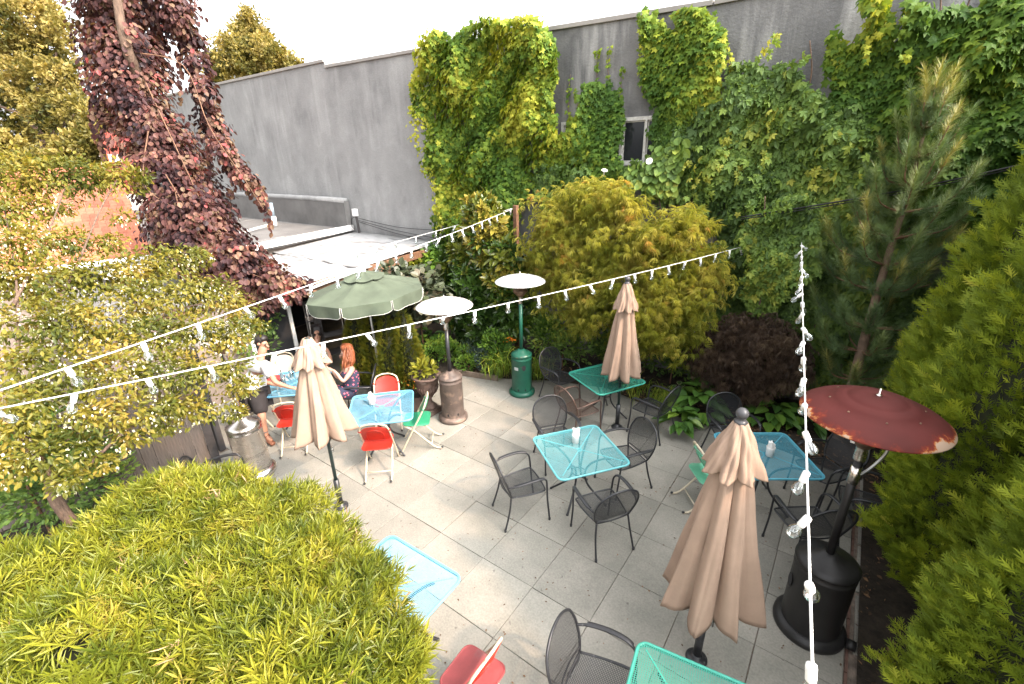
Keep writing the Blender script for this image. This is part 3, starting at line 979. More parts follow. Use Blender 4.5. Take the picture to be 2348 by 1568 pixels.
M['canvas'] = pmat('tan_canvas', (.30, .21, .155), .9, var=.09, scale=3.5, bump=.25, bscale=220)
M['canvas_green'] = pmat('faded_green_canvas', (.08, .10, .068), .85, var=.2, scale=2.2, bump=.2, bscale=200)
M['piping'] = pmat('pale_piping', (.45, .45, .42), .8)
M['pole_dark'] = enamel('dark_green_pole', (.012, .028, .026), .35, .2, ((.10, .09, .08), .35, 18))
M['pole_grey'] = pmat('grey_aluminium', (.42, .42, .41), .35, metal=.8, var=.1)
M['finial'] = enamel('charcoal_finial', (.055, .055, .06), .4, .15)


def ribbons(S, us, vs, wu, wv, m=12, vr=lambda u: (0, 1), ur=lambda v: (0, 1)):
    """woven wire over a surface S(u,v): ribbons at constant u and at constant v"""
    b = MB()
    for u in us:
        v0, v1 = vr(u)
        if v1 - v0 < .02: continue
        t = np.linspace(v0, v1, m)
        A = S(np.full(m, u - wu), t); B = S(np.full(m, u + wu), t)
        b.grid(np.stack([A, B], 0))
    for v in vs:
        u0, u1 = ur(v)
        if u1 - u0 < .02: continue
        t = np.linspace(u0, u1, m)
        A = S(t, np.full(m, v - wv)); B = S(t, np.full(m, v + wv))
        b.grid(np.stack([A, B], 0))
    return b


# ---------------------------------------------------------------- armchair
def make_armchair(frame_mat, mesh_mat, label):
    t = thing('mesh_armchair', label, 'chair')
    r = .0115
    # back loop: side profile leans back, outline is wide at the middle and arched at the top
    prof = [(.195, -.205, .43), (.235, -.225, .52), (.255, -.255, .62), (.250, -.285, .72), (.205, -.315, .82), (.105, -.333, .885), (0, -.338, .90)]
    loop = spl(prof + [(-x, y, z) for x, y, z in prof[-2::-1]], 5)
    b = MB(); b.tube(loop, r, 8); b.build('back_frame', frame_mat, t)
    pr = np.array(prof)
    def Sb(u, v):
        z = .455 + v * (.895 - .455)
        w = np.interp(z, pr[:, 2], pr[:, 0]); y = np.interp(z, pr[:, 2], pr[:, 1])
        x = (u * 2 - 1) * .262
        bow = -.028 * (1 - (x / .27) ** 2) * np.sin(np.clip(v, 0, 1) * PI) 
        return np.stack([x, y + bow, z], -1)
    def ur(v):
        z = .455 + v * .44; w = np.interp(z, pr[:, 2], pr[:, 0]) - .003
        return (.5 - w / .524, .5 + w / .524)
    def vr(u):
        x = abs(u * 2 - 1) * .262
        zz = np.linspace(.455, .895, 60); ok = zz[np.interp(zz, pr[:, 2], pr[:, 0]) > x]
        return ((ok.min() - .455) / .44, (ok.max() - .455) / .44) if len(ok) else (0, 0)
    b = ribbons(Sb, np.linspace(.02, .98, 36), np.linspace(.01, .99, 40), .0052, .0048, 10, vr, ur)
    b.build('backrest', mesh_mat, t, kind='stuff')
    b = MB(); zb = .47
    b.tube(spl([(-.205, -.212, zb), (-.1, -.235, zb - .012), (0, -.243, zb - .016), (.1, -.235, zb - .012), (.205, -.212, zb)], 4), .007, 6); b.build('back_rail', frame_mat, t)
    # seat
    so = [(-.19, -.205, .43), (-.225, 0, .432), (-.235, .17, .44), (-.2, .222, .436), (0, .243, .425), (.2, .222, .436), (.235, .17, .44), (.225, 0, .432), (.19, -.205, .43)]
    b = MB(); b.tube(spl(so, 5), .010, 8); b.tube(spl([(.19, -.205, .43), (0, -.215, .425), (-.19, -.205, .43)], 4), .009, 8); b.build('seat_frame', frame_mat, t)
    def Ss(u, v):
        y = -.2 + v * .43; w = np.interp(y, [-.2, 0, .17, .23], [.19, .222, .232, .19])
        x = (u * 2 - 1) * w
        return np.stack([x, y, .432 - .018 * np.sin(v * PI) * (1 - (u * 2 - 1) ** 2)], -1)
    b = ribbons(Ss, np.linspace(.01, .99, 36), np.linspace(.01, .99, 36), .0050, .0056, 8)
    b.build('seat', mesh_mat, t, kind='stuff')
    for s in (-1, 1):
        b = MB(); b.tube(spl([(s * .195, -.205, .43), (s * .215, -.235, .25), (s * .235, -.30, .02), (s * .236, -.303, 0)], 5), r, 8); b.tube([(s * .2358, -.302, 0), (s * .2358, -.302, .03)], .015, 8); b.build('leg', frame_mat, t)
        arm = spl([(s * .252, -.262, .63), (s * .285, -.16, .645), (s * .295, 0, .66), (s * .285, .14, .655), (s * .268, .205, .615), (s * .258, .222, .53), (s * .25, .235, .30), (s * .252, .262, .02), (s * .252, .264, 0)], 5)
        b = MB(); b.tube(arm, r, 8); b.tube([(s * .252, .263, 0), (s * .252, .263, .03)], .015, 8); b.build('leg', frame_mat, t)
        G = arm[4:19].copy(); W = .021
        top = np.stack([G + [W, 0, .014], G + [W * .6, 0, .019], G + [-W * .6, 0, .019], G + [-W, 0, .014], G + [-W, 0, .004], G + [W, 0, .004]], 1)
        b = MB(); b.grid(top, True, True); b.build('armrest', frame_mat, t)
    return t


# ---------------------------------------------------------------- folding chair
def make_folding(sheet, seat, label):
    t = thing('folding_chair', label, 'chair')
    r = .0125; c = M['cream_tube']
    def side(s): return [(s * .205, .27, .0), (s * .205, .235, .03), (s * .203, .06, .36), (s * .2, -.05, .56), (s * .195, -.125, .70)]
    lp = side(1) + [(.16, -.165, .795), (.07, -.185, .835), (0, -.188, .84), (-.07, -.185, .835), (-.16, -.165, .795)] + side(-1)[::-1]
    b = MB(); b.tube(spl(lp, 5), r, 10); b.build('back_loop', c, t)
    for s in (-1, 1):
        b = MB(); b.tube(spl([(s * .172, .17, .425), (s * .175, .03, .33), (s * .178, -.18, .10), (s * .178, -.27, .025), (s * .178, -.31, .012), (s * .178, -.35, .012)], 5), r, 10); b.build('leg', c, t)
        for y, xx, z in ((.275, .205, .004), (-.352, .178, .012)):
            m_ = MB(); m_.ball((s * xx, y, z + .010), (.017, .02, .016), 8, 6); m_.build('leg_tip', M['black_metal'], t)
    b = MB(); b.tube([(-.172, .168, .423), (.172, .168, .423)], r * .8, 8); b.build('cross_bar', c, t)
    b = MB(); b.tube([(-.178, -.20, .085), (.178, -.20, .085)], .008, 8); b.build('cross_bar', c, t)
    # back plate in the plane of the loop
    def bp(x, h, off=0.0):
        y = np.interp(h, [.45, .56, .70, .795, .835], [0.01, -.05, -.125, -.165, -.185]); return (x, y + off - .028 * (1 - (x / .2) ** 2), h)
    def outline(sc=1.0, z0=.50):
        o = []
        for x in np.linspace(-.185, .185, 9): o.append((x, z0 + .012 * math.cos(x / .185 * PI / 2)))
        for a in np.linspace(0, 180, 15):
            o.append((.186 * math.cos(R(a)), .665 + .135 * math.sin(R(a)) ** .8))
        return o
    o = outline()
    cx = [(0, .62)]
    top = [bp(x, h, -.006) for x, h in o]; bot = [bp(x, h, .006) for x, h in o]
    n = len(o)
    # filled with rings so that the plate follows the curve
    b = MB()
    rings = []
    for q in (1.0, .8, .6, .4, .2):
        rings.append([bp(x * q, .62 + (h - .62) * q, 0) for x, h in o])
    G = np.array(rings)
    for off in (-.005, .005):
        g = G + np.array([0, off, 0]); m_, nn, _ = g.shape
        F = []
        for i in range(m_ - 1):
            for j in range(nn): F.append((i * nn + j, i * nn + (j + 1) % nn, (i + 1) * nn + (j + 1) % nn, (i + 1) * nn + j))
        V = np.concatenate([g.reshape(-1, 3), [np.array(bp(0, .62, off))]])
        F += [((m_ - 1) * nn + j, (m_ - 1) * nn + (j + 1) % nn, len(V) - 1) for j in range(nn)]
        b.add(V, F, True)
    F = [(j, (j + 1) % n, n + (j + 1) % n, n + j) for j in range(n)]
    b.add(np.concatenate([G[0] + [0, -.005, 0], G[0] + [0, .005, 0]]), F)
    bk = b.build('backrest', sheet, t)
    em = spl([bp(-.11, .52, -.008), bp(-.115, .62, -.008), bp(-.085, .70, -.008), bp(0, .735, -.008), bp(.085, .70, -.008), bp(.115, .62, -.008), bp(.11, .52, -.008)], 5)
    b = MB(); b.tube(em, .006, 6); b.build('embossed_rib', sheet, bk)
    for s in (-1, 1):
        b = MB(); q = np.array(bp(s * .185, .70)); b.tube([q + [s * -.02, 0, 0], q + [s * .028, .006, .0]], .017, 8); b.build('clamp', sheet, bk)
    # seat plate with rounded corners and rolled rim
    so = []
    for cx_, cy_, a0 in ((.12, .13, 0), (-.12, .13, 90), (-.135, -.12, 180), (.135, -.12, 270)):
        for a in np.linspace(a0, a0 + 90, 6): so.append((cx_ + .065 * math.cos(R(a)), cy_ + .065 * math.sin(R(a)), .445))
    b = MB(); b.poly(so, .012); b.tube([(x, y, z - .006) for x, y, z in so], .009, 6, closed=True); b.build('seat', seat, t)
    return t


# ---------------------------------------------------------------- table
def rounded_square(h, r, z, n=7):
    o = []
    for sx, sy, a0 in ((1, 1, 0), (-1, 1, 90), (-1, -1, 180), (1, -1, 270)):
        for a in np.linspace(a0, a0 + 90, n): o.append((sx * (h - r) + r * math.cos(R(a)), sy * (h - r) + r * math.sin(R(a)), z))
    return np.array(o)


TH, TZ = .455, .73
_pitch = .0152
_tm = None


def make_table(mat, label, group='square mesh tables on the patio'):
    global _tm
    t = thing('mesh_table', label, 'table', group=group)
    rim = rounded_square(TH, .075, TZ - .014)
    b = MB(); b.tube(rim, .0125, 10, closed=True)
    band = np.stack([rim + [0, 0, .004], rim + [0, 0, -.026]], 0)
    b.grid(band * np.array([.985, .985, 1]), True, True)
    b.build('rim', mat, t)
    b = MB()
    lim = TH - .012
    def clip(c):                                    # half-length of a line at offset c inside the rounded square
        c = abs(c)
        if c < TH - .075: return lim
        q = .075 ** 2 - (c - (TH - .075)) ** 2
        return TH - .075 + math.sqrt(max(q, 0)) - .006
    k = int(lim / _pitch)
    w = .0019
    for i in range(-k, k + 1):
        c = i * _pitch; e = clip(c)
        b.add([(c - w, -e, TZ), (c + w, -e, TZ), (c + w, e, TZ), (c - w, e, TZ)], [(0, 1, 2, 3)])
        b.add([(-e, c - w, TZ - .0015), (e, c - w, TZ - .0015), (e, c + w, TZ - .0015), (-e, c + w, TZ - .0015)], [(0, 1, 2, 3)])
    b.build('mesh_top', mat, t, kind='stuff')
    for s in (1, -1):
        b = MB(); e = lim - .03
        for q in (1, -1):
            d = np.array([q, q * s]) / math.sqrt(2)
            a = np.array([*(d * .035), TZ + .001]); c = np.array([*(d * e * 1.36), TZ + .001]); b.bar(a, c, .011, .004)
        b.build('seam', mat, t)
    b = MB(); a_ = np.arange(20) * 2 * PI / 20
    o = np.stack([.034 * np.cos(a_), .034 * np.sin(a_), np.full(20, TZ + .003)], 1); i_ = np.stack([.021 * np.cos(a_), .021 * np.sin(a_), np.full(20, TZ + .003)], 1); l_ = i_ - [0, 0, .03]
    b.grid(np.stack([o - [0, 0, .01], o, i_, l_], 0), True, True); b.build('hole_ring', mat, t)
    for q in range(4):
        a = R(45 + 90 * q); d = np.array([math.cos(a), math.sin(a), 0])
        pts = [d * .40 + [0, 0, TZ - .02], d * .30 + [0, 0, TZ - .05], d * .15 + [0, 0, .56], d * .085 + [0, 0, .40], d * .13 + [0, 0, .24], d * .27 + [0, 0, .10], d * .36 + [0, 0, .02], d * .372 + [0, 0, 0]]
        b = MB(); b.tube(spl(pts, 5), .014, 8); b.ball(d * .37 + [0, 0, .012], (.018, .018, .012), 8, 6); b.build('leg', M['black_metal'], t)
    b = MB(); cc = [(.085 * math.cos(a), .085 * math.sin(a), .40) for a in a_]; b.tube(cc, .008, 6, closed=True); b.build('brace_ring', M['black_metal'], t)
    return t


def clone(src, loc, rz, label, group):
    o = copy_tree(src); o.location = (loc[0], loc[1], loc[2] if len(loc) > 2 else .008); o.rotation_euler = (0, 0, rz); o['label'] = label; o['group'] = group
    return o


G_T = 'square mesh tables on the patio'
def place_table(mat, xy, rot, label):
    t = make_table(mat, label); t.location = (xy[0], xy[1], .008); t.rotation_euler = (0, 0, R(rot)); return t


tb_left = place_table(M['pale_blue_table'], (-6.95, 3.37), 45, 'blue mesh table the man in shorts leans over')
tb_blue = place_table(M['pale_blue_table'], (-5.12, 3.60), 47, 'pale blue mesh table with red chairs, beside the left tan umbrella')
tb_mid = place_table(M['turq_table'], (-2.20, 4.29), 54, 'turquoise mesh table in the centre with four charcoal chairs')
tb_green = place_table(M['teal_table'], (-2.80, 6.32), 62, 'sea green mesh table at the back under a folded umbrella')
tb_right = place_table(M['blue_table'], (-.32, 5.47), 34, 'bright blue mesh table beside the red topped heater')
tb_pale = place_table(M['pale_blue_table'], (-2.58, 1.60), 2, 'pale blue mesh table half hidden by the foreground bush')
tb_teal = place_table(M['teal_table'], (-.16, 2.04), 9, 'sea green mesh table cut off by the bottom edge')

G_A = 'charcoal mesh armchairs'
arm0 = make_armchair(M['black_metal'], M['black_mesh'], 'x')


def at_facing(x, y, deg): return (x, y), R(deg - 90)


_first = True
def armchair(x, y, deg, label):
    global _first
    if _first:
        arm0.location = (x, y, .008); arm0.rotation_euler = (0, 0, R(deg - 90)); arm0['label'] = label; arm0['group'] = G_A; _first = False; return arm0
    return clone(arm0, (x, y), R(deg - 90), label, G_A)


armchair(-2.64, 3.66, 57, 'charcoal mesh armchair left of the central turquoise table')
armchair(-1.66, 3.86, 146, 'charcoal mesh armchair in front of the central turquoise table, its back to us')
armchair(-1.84, 4.86, -122, 'charcoal mesh armchair right of the central turquoise table')
armchair(-2.82, 4.78, -38, 'charcoal mesh armchair on the far side of the central turquoise table')
armchair(-3.72, 6.42, -15, 'charcoal mesh armchair near the green heater, left of the sea green table')
armchair(-1.98, 6.28, 170, 'charcoal mesh armchair by the hostas, right of the sea green table')
armchair(-.82, 6.20, -50, 'charcoal mesh armchair behind the bright blue table, against the hostas')
armchair(.22, 4.86, 128, 'charcoal mesh armchair in front of the bright blue table')
armchair(.30, 6.00, -130, 'charcoal mesh armchair at the right of the bright blue table, half under the red heater')
armchair(.72, 5.55, -170, 'charcoal mesh armchair tucked against the right hedge')
armchair(-.86, 2.10, 8, 'charcoal mesh armchair at the bottom edge beside the sea green table')
armchair(-6.30, 4.02, -135, 'charcoal mesh armchair under the red haired woman')
armchair(-5.65, 1.55, 60, 'charcoal mesh armchair behind the foreground bush, only its back rim showing')
armchair(-3.35, 1.35, 20, 'charcoal mesh armchair buried in the foreground bush by the pale blue table')
arm_b = make_armchair(M['brown_metal'], M['brown_metal'], 'rust brown mesh armchair in front of the sea green table')
arm_b.location = (-2.92, 5.62, .008); arm_b.rotation_euler = (0, 0, R(68 - 90)); arm_b['group'] = G_A
armchair(-7.62, 3.98, -40, 'charcoal mesh armchair under the dark haired guest behind the umbrella')

G_F = 'folding metal chairs'
fold0 = make_folding(M['red_sheet'], M['red_sheet'], 'x')
fold0['label'] = 'red folding chair in front of the pale blue table, back towards us'; fold0['group'] = G_F
fold0.location = (-4.80, 3.24, .008); fold0.rotation_euler = (0, 0, R(132 - 90))
clone(fold0, (-5.64, 4.10), R(-45 - 90), 'red folding chair behind the pale blue table, facing us', G_F)
clone(fold0, (-6.38, 2.88), R(138 - 90), 'red folding chair beside the man in brown boots, back towards us', G_F)
clone(fold0, (-7.52, 2.86), R(48 - 90), 'red folding chair half hidden behind the man in shorts', G_F)
fg = make_folding(M['green_sheet'], M['green_sheet'], 'green folding chair right of the pale blue table')
fg.location = (-4.80, 3.98, .008); fg.rotation_euler = (0, 0, R(222 - 90)); fg['group'] = G_F
fm = make_folding(M['mint_sheet'], M['mint_sheet'], 'mint green folding chair left of the bright blue table')
fm.location = (-.84, 5.12, .008); fm.rotation_euler = (0, 0, R(40 - 90)); fm['group'] = G_F
fr = make_folding(M['red_sheet'], M['red_seat'], 'red folding chair with worn seat at the bottom edge by the bush')
fr.location = (-1.66, 1.62, .008); fr.rotation_euler = (0, 0, R(182 - 90)); fr['group'] = G_F
fc = make_folding(pmat('cream_sheet', (.62, .50, .36), .5, var=.1), pmat('cream_seat', (.62, .50, .36), .5, var=.1), 'cream folding chair standing behind the blue table, by the tan wall')
fc.location = (-7.95, 3.66, .008); fc.rotation_euler = (0, 0, R(-20 - 90)); fc['group'] = G_F

# ---------------------------------------------------------------- things on the tables
def napkin_holder(x, y, rz, label, n=5):
    t = thing('napkin_holder', label, 'napkin holder', (x, y, TZ + .012), rz, 'white napkin holders on the tables')
    b = MB(); b.lathe([(.035, 0), (.042, .004), (.046, .10), (.050, .125), (.046, .125), (.040, .10), (.036, .012)], 18); b.build('cup', M['white_ceramic'], t)
    for k in range(n):
        a = rng.uniform(0, 6.28); h = rng.uniform(.05, .10)
        p0 = np.array([.02 * math.cos(a), .02 * math.sin(a), .05]); p1 = p0 + [rng.uniform(-.02, .02), rng.uniform(-.02, .02), .07 + h]
        b = MB(); b.bar(p0, p1, .045, .012, up=(math.cos(a), math.sin(a), 0)); b.build('napkin', M['paper'], t, bevel=.004)
    b = MB(); b.tube([(.01, 0, .06), (.03, .01, .19)], .006, 6); b.build('handle', M['black_metal'], t)
    return t


napkin_holder(*P(1320, 1005, z=.80)[:2], .3, 'white napkin holder on the central turquoise table')
napkin_holder(*P(1766, 1035, z=.80)[:2], .9, 'white napkin holder on the bright blue table')
napkin_holder(*P(852, 918, z=.80)[:2], 1.4, 'white napkin holder on the pale blue table by the red chairs')

def clear_glass(name, tint=(.9, .95, .95)):
    m = bpy.data.materials.new(name); m.use_nodes = True; nt = m.node_tree; N, L = nt.nodes, nt.links
    N.remove(N['Principled BSDF'])
    tr = N.new('ShaderNodeBsdfTransparent'); tr.inputs[0].default_value = (*tint, 1)
    gl = N.new('ShaderNodeBsdfGlossy'); gl.inputs['Roughness'].default_value = .04
    lw = N.new('ShaderNodeLayerWeight'); lw.inputs[0].default_value = .45
    mr = N.new('ShaderNodeMapRange'); mr.inputs[3].default_value = .10; mr.inputs[4].default_value = .85
    mx = N.new('ShaderNodeMixShader')
    L.new(lw.outputs['Facing'], mr.inputs[0]); L.new(mr.outputs[0], mx.inputs[0]); L.new(tr.outputs[0], mx.inputs[1]); L.new(gl.outputs[0], mx.inputs[2])
    L.new(mx.outputs[0], N['Material Output'].inputs['Surface'])
    return m


M['glass'] = clear_glass('clear_glass')
for k, (px, py, lab) in enumerate([(650, 872, 'clear drinking glass in the middle of the blue table'), (668, 858, 'clear drinking glass at the far side of the blue table')]):
    q = P(px, py, z=.80); t = thing('drinking_glass', lab, 'glass', (q[0], q[1], TZ + .01), group='glasses on the blue table')
    b = MB(); b.lathe([(.028, 0), (.03, .004), (.037, .13), (.035, .13), (.028, .012)], 16); b.build('glass_wall', M['glass'], t)
    b = MB(); b.lathe([(.026, .014), (.031, .075)], 14); b.build('water', clear_glass('water', (.75, .85, .85)), t)
q = P(646, 862, z=.86); t = thing('water_bottle', 'small grey bottle standing beside the glasses on the blue table', 'bottle', (q[0], q[1], TZ + .01))
b = MB(); b.lathe([(.03, 0), (.032, .01), (.032, .12), (.012, .17), (.012, .21)], 14); b.build('body', pmat('smoky_glass', (.10, .14, .16), .2), t)
b = MB(); b.lathe([(.014, .205), (.014, .225)], 12); b.build('cap', M['black_metal'], t)
q = P(632, 868, z=.76); t = thing('bread_tray', 'dark red tray lying on the blue table near the man', 'tray', (q[0], q[1], TZ + .012), .6)
b = MB(); b.poly(rounded_square(.11, .03, .012), .012); b.build('base', M['red_seat'], t)
b = MB(); b.tube(rounded_square(.112, .03, .022), .010, 6, closed=True); b.build('rim', M['red_seat'], t)

# ---------------------------------------------------------------- folded umbrellas
def folded_umbrella(xy, H, hem, vent, rmax, label, seed, finial=True, rot=0.0, lean=(0, 0)):
    t = thing('folded_umbrella', label, 'umbrella', (xy[0], xy[1], .008), rot, 'folded tan umbrellas')
    g = np.random.default_rng(seed); nrib = 8
    b = MB(); b.tube([(0, 0, .03), (0, 0, H - .10)], .022, 14); b.build('pole', M['pole_dark'], t)
    b = MB(); b.tube([(0, 0, .05), (0, 0, .42)], .034, 14); b.lathe([(.09, .0), (.09, .012), (.07, .02), (.045, .035), (.040, .06)], 24); b.build('base', M['black_metal'], t)
    b = MB(); b.lathe([(.03, hem - .16), (.045, hem - .13), (.045, hem + .02), (.028, hem + .06)], 16); b.build('runner', M['pole_dark'], t)
    b = MB(); b.tube([(.03, 0, hem - .30), (.075, 0, hem - .30), (.085, .02, hem - .30), (.085, .02, hem - .36)], .009, 8); b.build('crank', M['pole_grey'], t)
    nth, nz_ = 128, 34
    ph = g.uniform(0, 2 * PI); th = np.arange(nth) * 2 * PI / nth
    dep = g.uniform(.8, 1.2, nrib); wid = g.normal(0, .12, nrib)
    def canopy(z0, z1, r0, r1, amp0, amp1, scal, pw, soft):
        G = np.zeros((nz_, nth, 3))
        for i in range(nz_):
            s = i / (nz_ - 1)
            rb = r0 + (r1 - r0) * s ** pw
            am = amp0 + (amp1 - amp0) * s
            a = th + .10 * np.sin(th * 2 + ph) + .12 * np.sin(th * 3 + 2.3 * ph) + .22 * s * np.sin(th + ph * 2) * .6
            ribi = (np.floor((a / (2 * PI) * nrib) % nrib)).astype(int)
            u = (a / (2 * PI) * nrib) % 1.0
            fold = np.abs(np.sin(PI * u)) ** soft            # 0 at a rib line, 1 mid panel
            fold = fold * dep[ribi]
            side = np.sin(2 * PI * u) * .25
            r = rb * (1 + am * (np.clip(fold, 0, 1.15) - .62)) + .010 * np.sin(a * 19 + 5 * s) * s + .006 * np.sin(a * 7 - 9 * s)
            aa = a + side * am * .5 * s
            z = z0 + (z1 - z0) * s - scal * s ** 3 * (fold - .5)
            G[i, :, 0] = r * np.cos(aa); G[i, :, 1] = r * np.sin(aa); G[i, :, 2] = z
        return G
    b = MB(); b.grid(canopy(H - .13, hem, .045, rmax, .12, .80, .06, .92, .42), True, True)
    can = b.build('canopy', M['canvas'], t); m_ = can.modifiers.new('thick', 'SOLIDIFY'); m_.thickness = .004
    b = MB(); b.grid(canopy(H - .105, vent, .035, .055 + rmax * .42, .10, .45, .045, .85, .5), True, True)
    vn = b.build('vent_cap', M['canvas'], t); m_ = vn.modifiers.new('thick', 'SOLIDIFY'); m_.thickness = .004
    if finial:
        b = MB(); b.lathe([(.04, H - .115), (.046, H - .10), (.034, H - .09), (.026, H - .078), (.030, H - .074)], 18); b.ball((0, 0, H - .04), .042, 16, 10); b.build('finial', M['finial'], t)
    t.rotation_euler = (lean[0], lean[1], rot)
    return t


folded_umbrella((-.36, 3.06), 2.50, .76, 2.03, .31, 'tan folded umbrella with grey ball finial nearest us, at the right', 3, rot=.4)
folded_umbrella((-2.47, 6.11), 2.50, .98, 2.02, .27, 'tan folded umbrella at the back beside the sea green table', 5, rot=1.1)
folded_umbrella((-4.60, 2.42), 2.42, 1.14, 2.02, .29, 'tan folded umbrella without finial at the left, between the blue tables', 8, finial=False, rot=2.0)

# ---------------------------------------------------------------- open green umbrella
gx, gy = -6.66, 4.72
t = thing('open_umbrella', 'open faded green umbrella with drooping valance over the guests', 'umbrella', (gx, gy, 0))
b = MB(); b.tube([(0.03, 0.02, 0), (0, 0, 2.36)], .02, 12); b.build('pole', M['pole_grey'], t)
b = MB(); b.lathe([(.26, 0), (.26, .04), (.08, .07), (.04, .12)], 24); b.build('base', M['black_metal'], t)
Rr, zr, za = 1.02, 2.02, 2.33
ang8 = [R(22.5 + 45 * k + 8) for k in range(8)]
tilt = np.array([[1, 0, 0], [0, 1, 0], [0.045, .03, 1]])
def cpt(a, s):
    # straight ribs, panels dip between them
    k = (a - ang8[0]) / R(45); u = k - math.floor(k)
    chord = math.cos(R(22.5)) / math.cos(R(45) * (u - .5))
    sag = .035 * math.sin(PI * u) * math.sin(PI * s)
    r = Rr * s * chord
    z = za - (za - zr) * s ** 1.12 - sag
    return np.array([r * math.cos(a), r * math.sin(a), z]) @ tilt.T
na = 64
G = np.array([[cpt(ang8[0] + 2 * PI * j / na, s) for j in range(na)] for s in np.linspace(.28, 1, 10)])
b = MB(); b.grid(G, True, True); cano = b.build('canopy', M['canvas_green'], t)
G = np.array([[cpt(ang8[0] + 2 * PI * j / na, s) + np.array([0, 0, .045 * (1 - .2 * s)]) for j in range(na)] for s in np.linspace(.02, .36, 6)])
b = MB(); b.grid(G, True, True); b.build('vent_cap', M['canvas_green'], t)
for k in range(8):
    a0 = ang8[k]; e0 = cpt(a0 + .01, 1.0); e1 = cpt(a0 + R(45) - .01, 1.0)
    rows = []
    for i in range(5):
        s = i / 4; row = []
        for j in range(13):
            u = j / 12; q = cpt(a0 + .012 + (R(45) - .024) * u, 1.0); o_ = nz(q * [1, 1, 0])
            drop = .20 - .05 * (abs(2 * u - 1) ** 6)
            row.append(q + np.array([0, 0, -drop * s]) + o_ * (.02 * s * math.sin(u * 9 + k)) )
        rows.append(row)
    b = MB(); b.grid(np.array(rows)); v = b.build('valance', M['canvas_green'], t)
    b = MB(); b.tube(np.array([rows[0][0], rows[2][0], rows[4][0]] + rows[4][1:-1] + [rows[4][12], rows[2][12], rows[0][12]]), .005, 5); b.build('piping', M['piping'], v)
    b = MB(); b.tube([np.array([0, 0, za - .05]), cpt(a0, .99) - np.array([0, 0, .012])], .008, 6); b.build('rib', M['pole_grey'], t)
b = MB(); b.lathe([(.045, za + .02), (.045, za + .05), (.02, za + .06), (.018, za + .09), (.03, za + .10), (.0, za + .13)], 14); b.build('finial', M['white_paint'], t)

# ---------------------------------------------------------------- patio heaters
M['steel'] = pmat('brushed_steel', (.72, .67, .63), .26, metal=1.0, var=.05, scale=2, stretch=(1, 1, 4))
M['shade_white'] = pmat('white_reflector', (.50, .48, .455), .4, var=.07, scale=4, rust=((.55, .42, .33), .45, 4))
M['shade_grey'] = pmat('grey_reflector', (.52, .55, .56), .35, var=.06, scale=4)
M['body_grey'] = pmat('worn_bronze_enamel', (.11, .083, .07), .5, var=.3, scale=5, rust=((.24, .17, .13), .7, 6))
M['body_green'] = pmat('bottle_green_enamel', (.012, .085, .055), .35, var=.15, scale=6, rust=((.10, .09, .06), .3, 9))
M['body_black'] = pmat('black_enamel', (.017, .016, .016), .42, var=.3, scale=6)
M['burner'] = pmat('scorched_burner', (.20, .13, .09), .45, metal=.8, var=.4, scale=9)
M['sticker'] = pmat('grey_sticker', (.35, .38, .37), .5)


def rust_shade():
    """red dome, paint burnt off in ragged patches along the rim"""
    m, nt, b = _principled('red_dome_paint')
    N, L = nt.nodes, nt.links
    tc = N.new('ShaderNodeTexCoord')
    sx = N.new('ShaderNodeSeparateXYZ'); L.new(tc.outputs['Object'], sx.inputs[0])
    ln = N.new('ShaderNodeVectorMath'); ln.operation = 'LENGTH'
    cm = N.new('ShaderNodeCombineXYZ'); L.new(sx.outputs[0], cm.inputs[0]); L.new(sx.outputs[1], cm.inputs[1]); L.new(cm.outputs[0], ln.inputs[0])
    n1 = N.new('ShaderNodeTexNoise'); n1.inputs['Scale'].default_value = 9; n1.inputs['Detail'].default_value = 8; n1.inputs['Roughness'].default_value = .7
    L.new(tc.outputs['Object'], n1.inputs['Vector'])
    n2 = N.new('ShaderNodeTexNoise'); n2.inputs['Scale'].default_value = 2.6; n2.inputs['Detail'].default_value = 3
    L.new(tc.outputs['Object'], n2.inputs['Vector'])
    def math_(op, a, bb):
        q = N.new('ShaderNodeMath'); q.operation = op
        for i, v in enumerate((a, bb)):
            if hasattr(v, 'is_linked') or hasattr(v, 'links'): L.new(v, q.inputs[i])
            else: q.inputs[i].default_value = v
        return q.outputs[0]
    edge = math_('ADD', math_('MULTIPLY', ln.outputs['Value'], 5.6), -2.34)
    f = math_('ADD', edge, math_('MULTIPLY', math_('ADD', n1.outputs['Fac'], -.5), 1.5))
    f = math_('ADD', f, math_('MULTIPLY', math_('ADD', n2.outputs['Fac'], -.55), 1.6))
    r1 = N.new('ShaderNodeValToRGB'); e = r1.color_ramp.elements
    e[0].position = .0; e[0].color = (.095, .020, .017, 1); e[1].position = .18; e[1].color = (.17, .026, .014, 1)
    for p_, c_ in ((.27, (.42, .16, .05)), (.33, (.40, .30, .22))):
        q = e.new(p_); q.color = (*c_, 1)
    L.new(f, r1.inputs['Fac'])
    mx = N.new('ShaderNodeMixRGB'); mx.blend_type = 'MULTIPLY'; mx.inputs[0].default_value = .5
    r2 = N.new('ShaderNodeValToRGB'); r2.color_ramp.elements[0].color = (.55, .5, .5, 1); r2.color_ramp.elements[1].color = (1.1, 1, 1, 1); r2.color_ramp.elements[0].position = .35; r2.color_ramp.elements[1].position = .65
    L.new(n2.outputs['Fac'], r2.inputs['Fac']); L.new(r1.outputs[0], mx.inputs[1]); L.new(r2.outputs[0], mx.inputs[2])
    L.new(mx.outputs[0], b.inputs['Base Color']); b.inputs['Roughness'].default_value = .75; b.inputs['Specular IOR Level'].default_value = .25
    return m


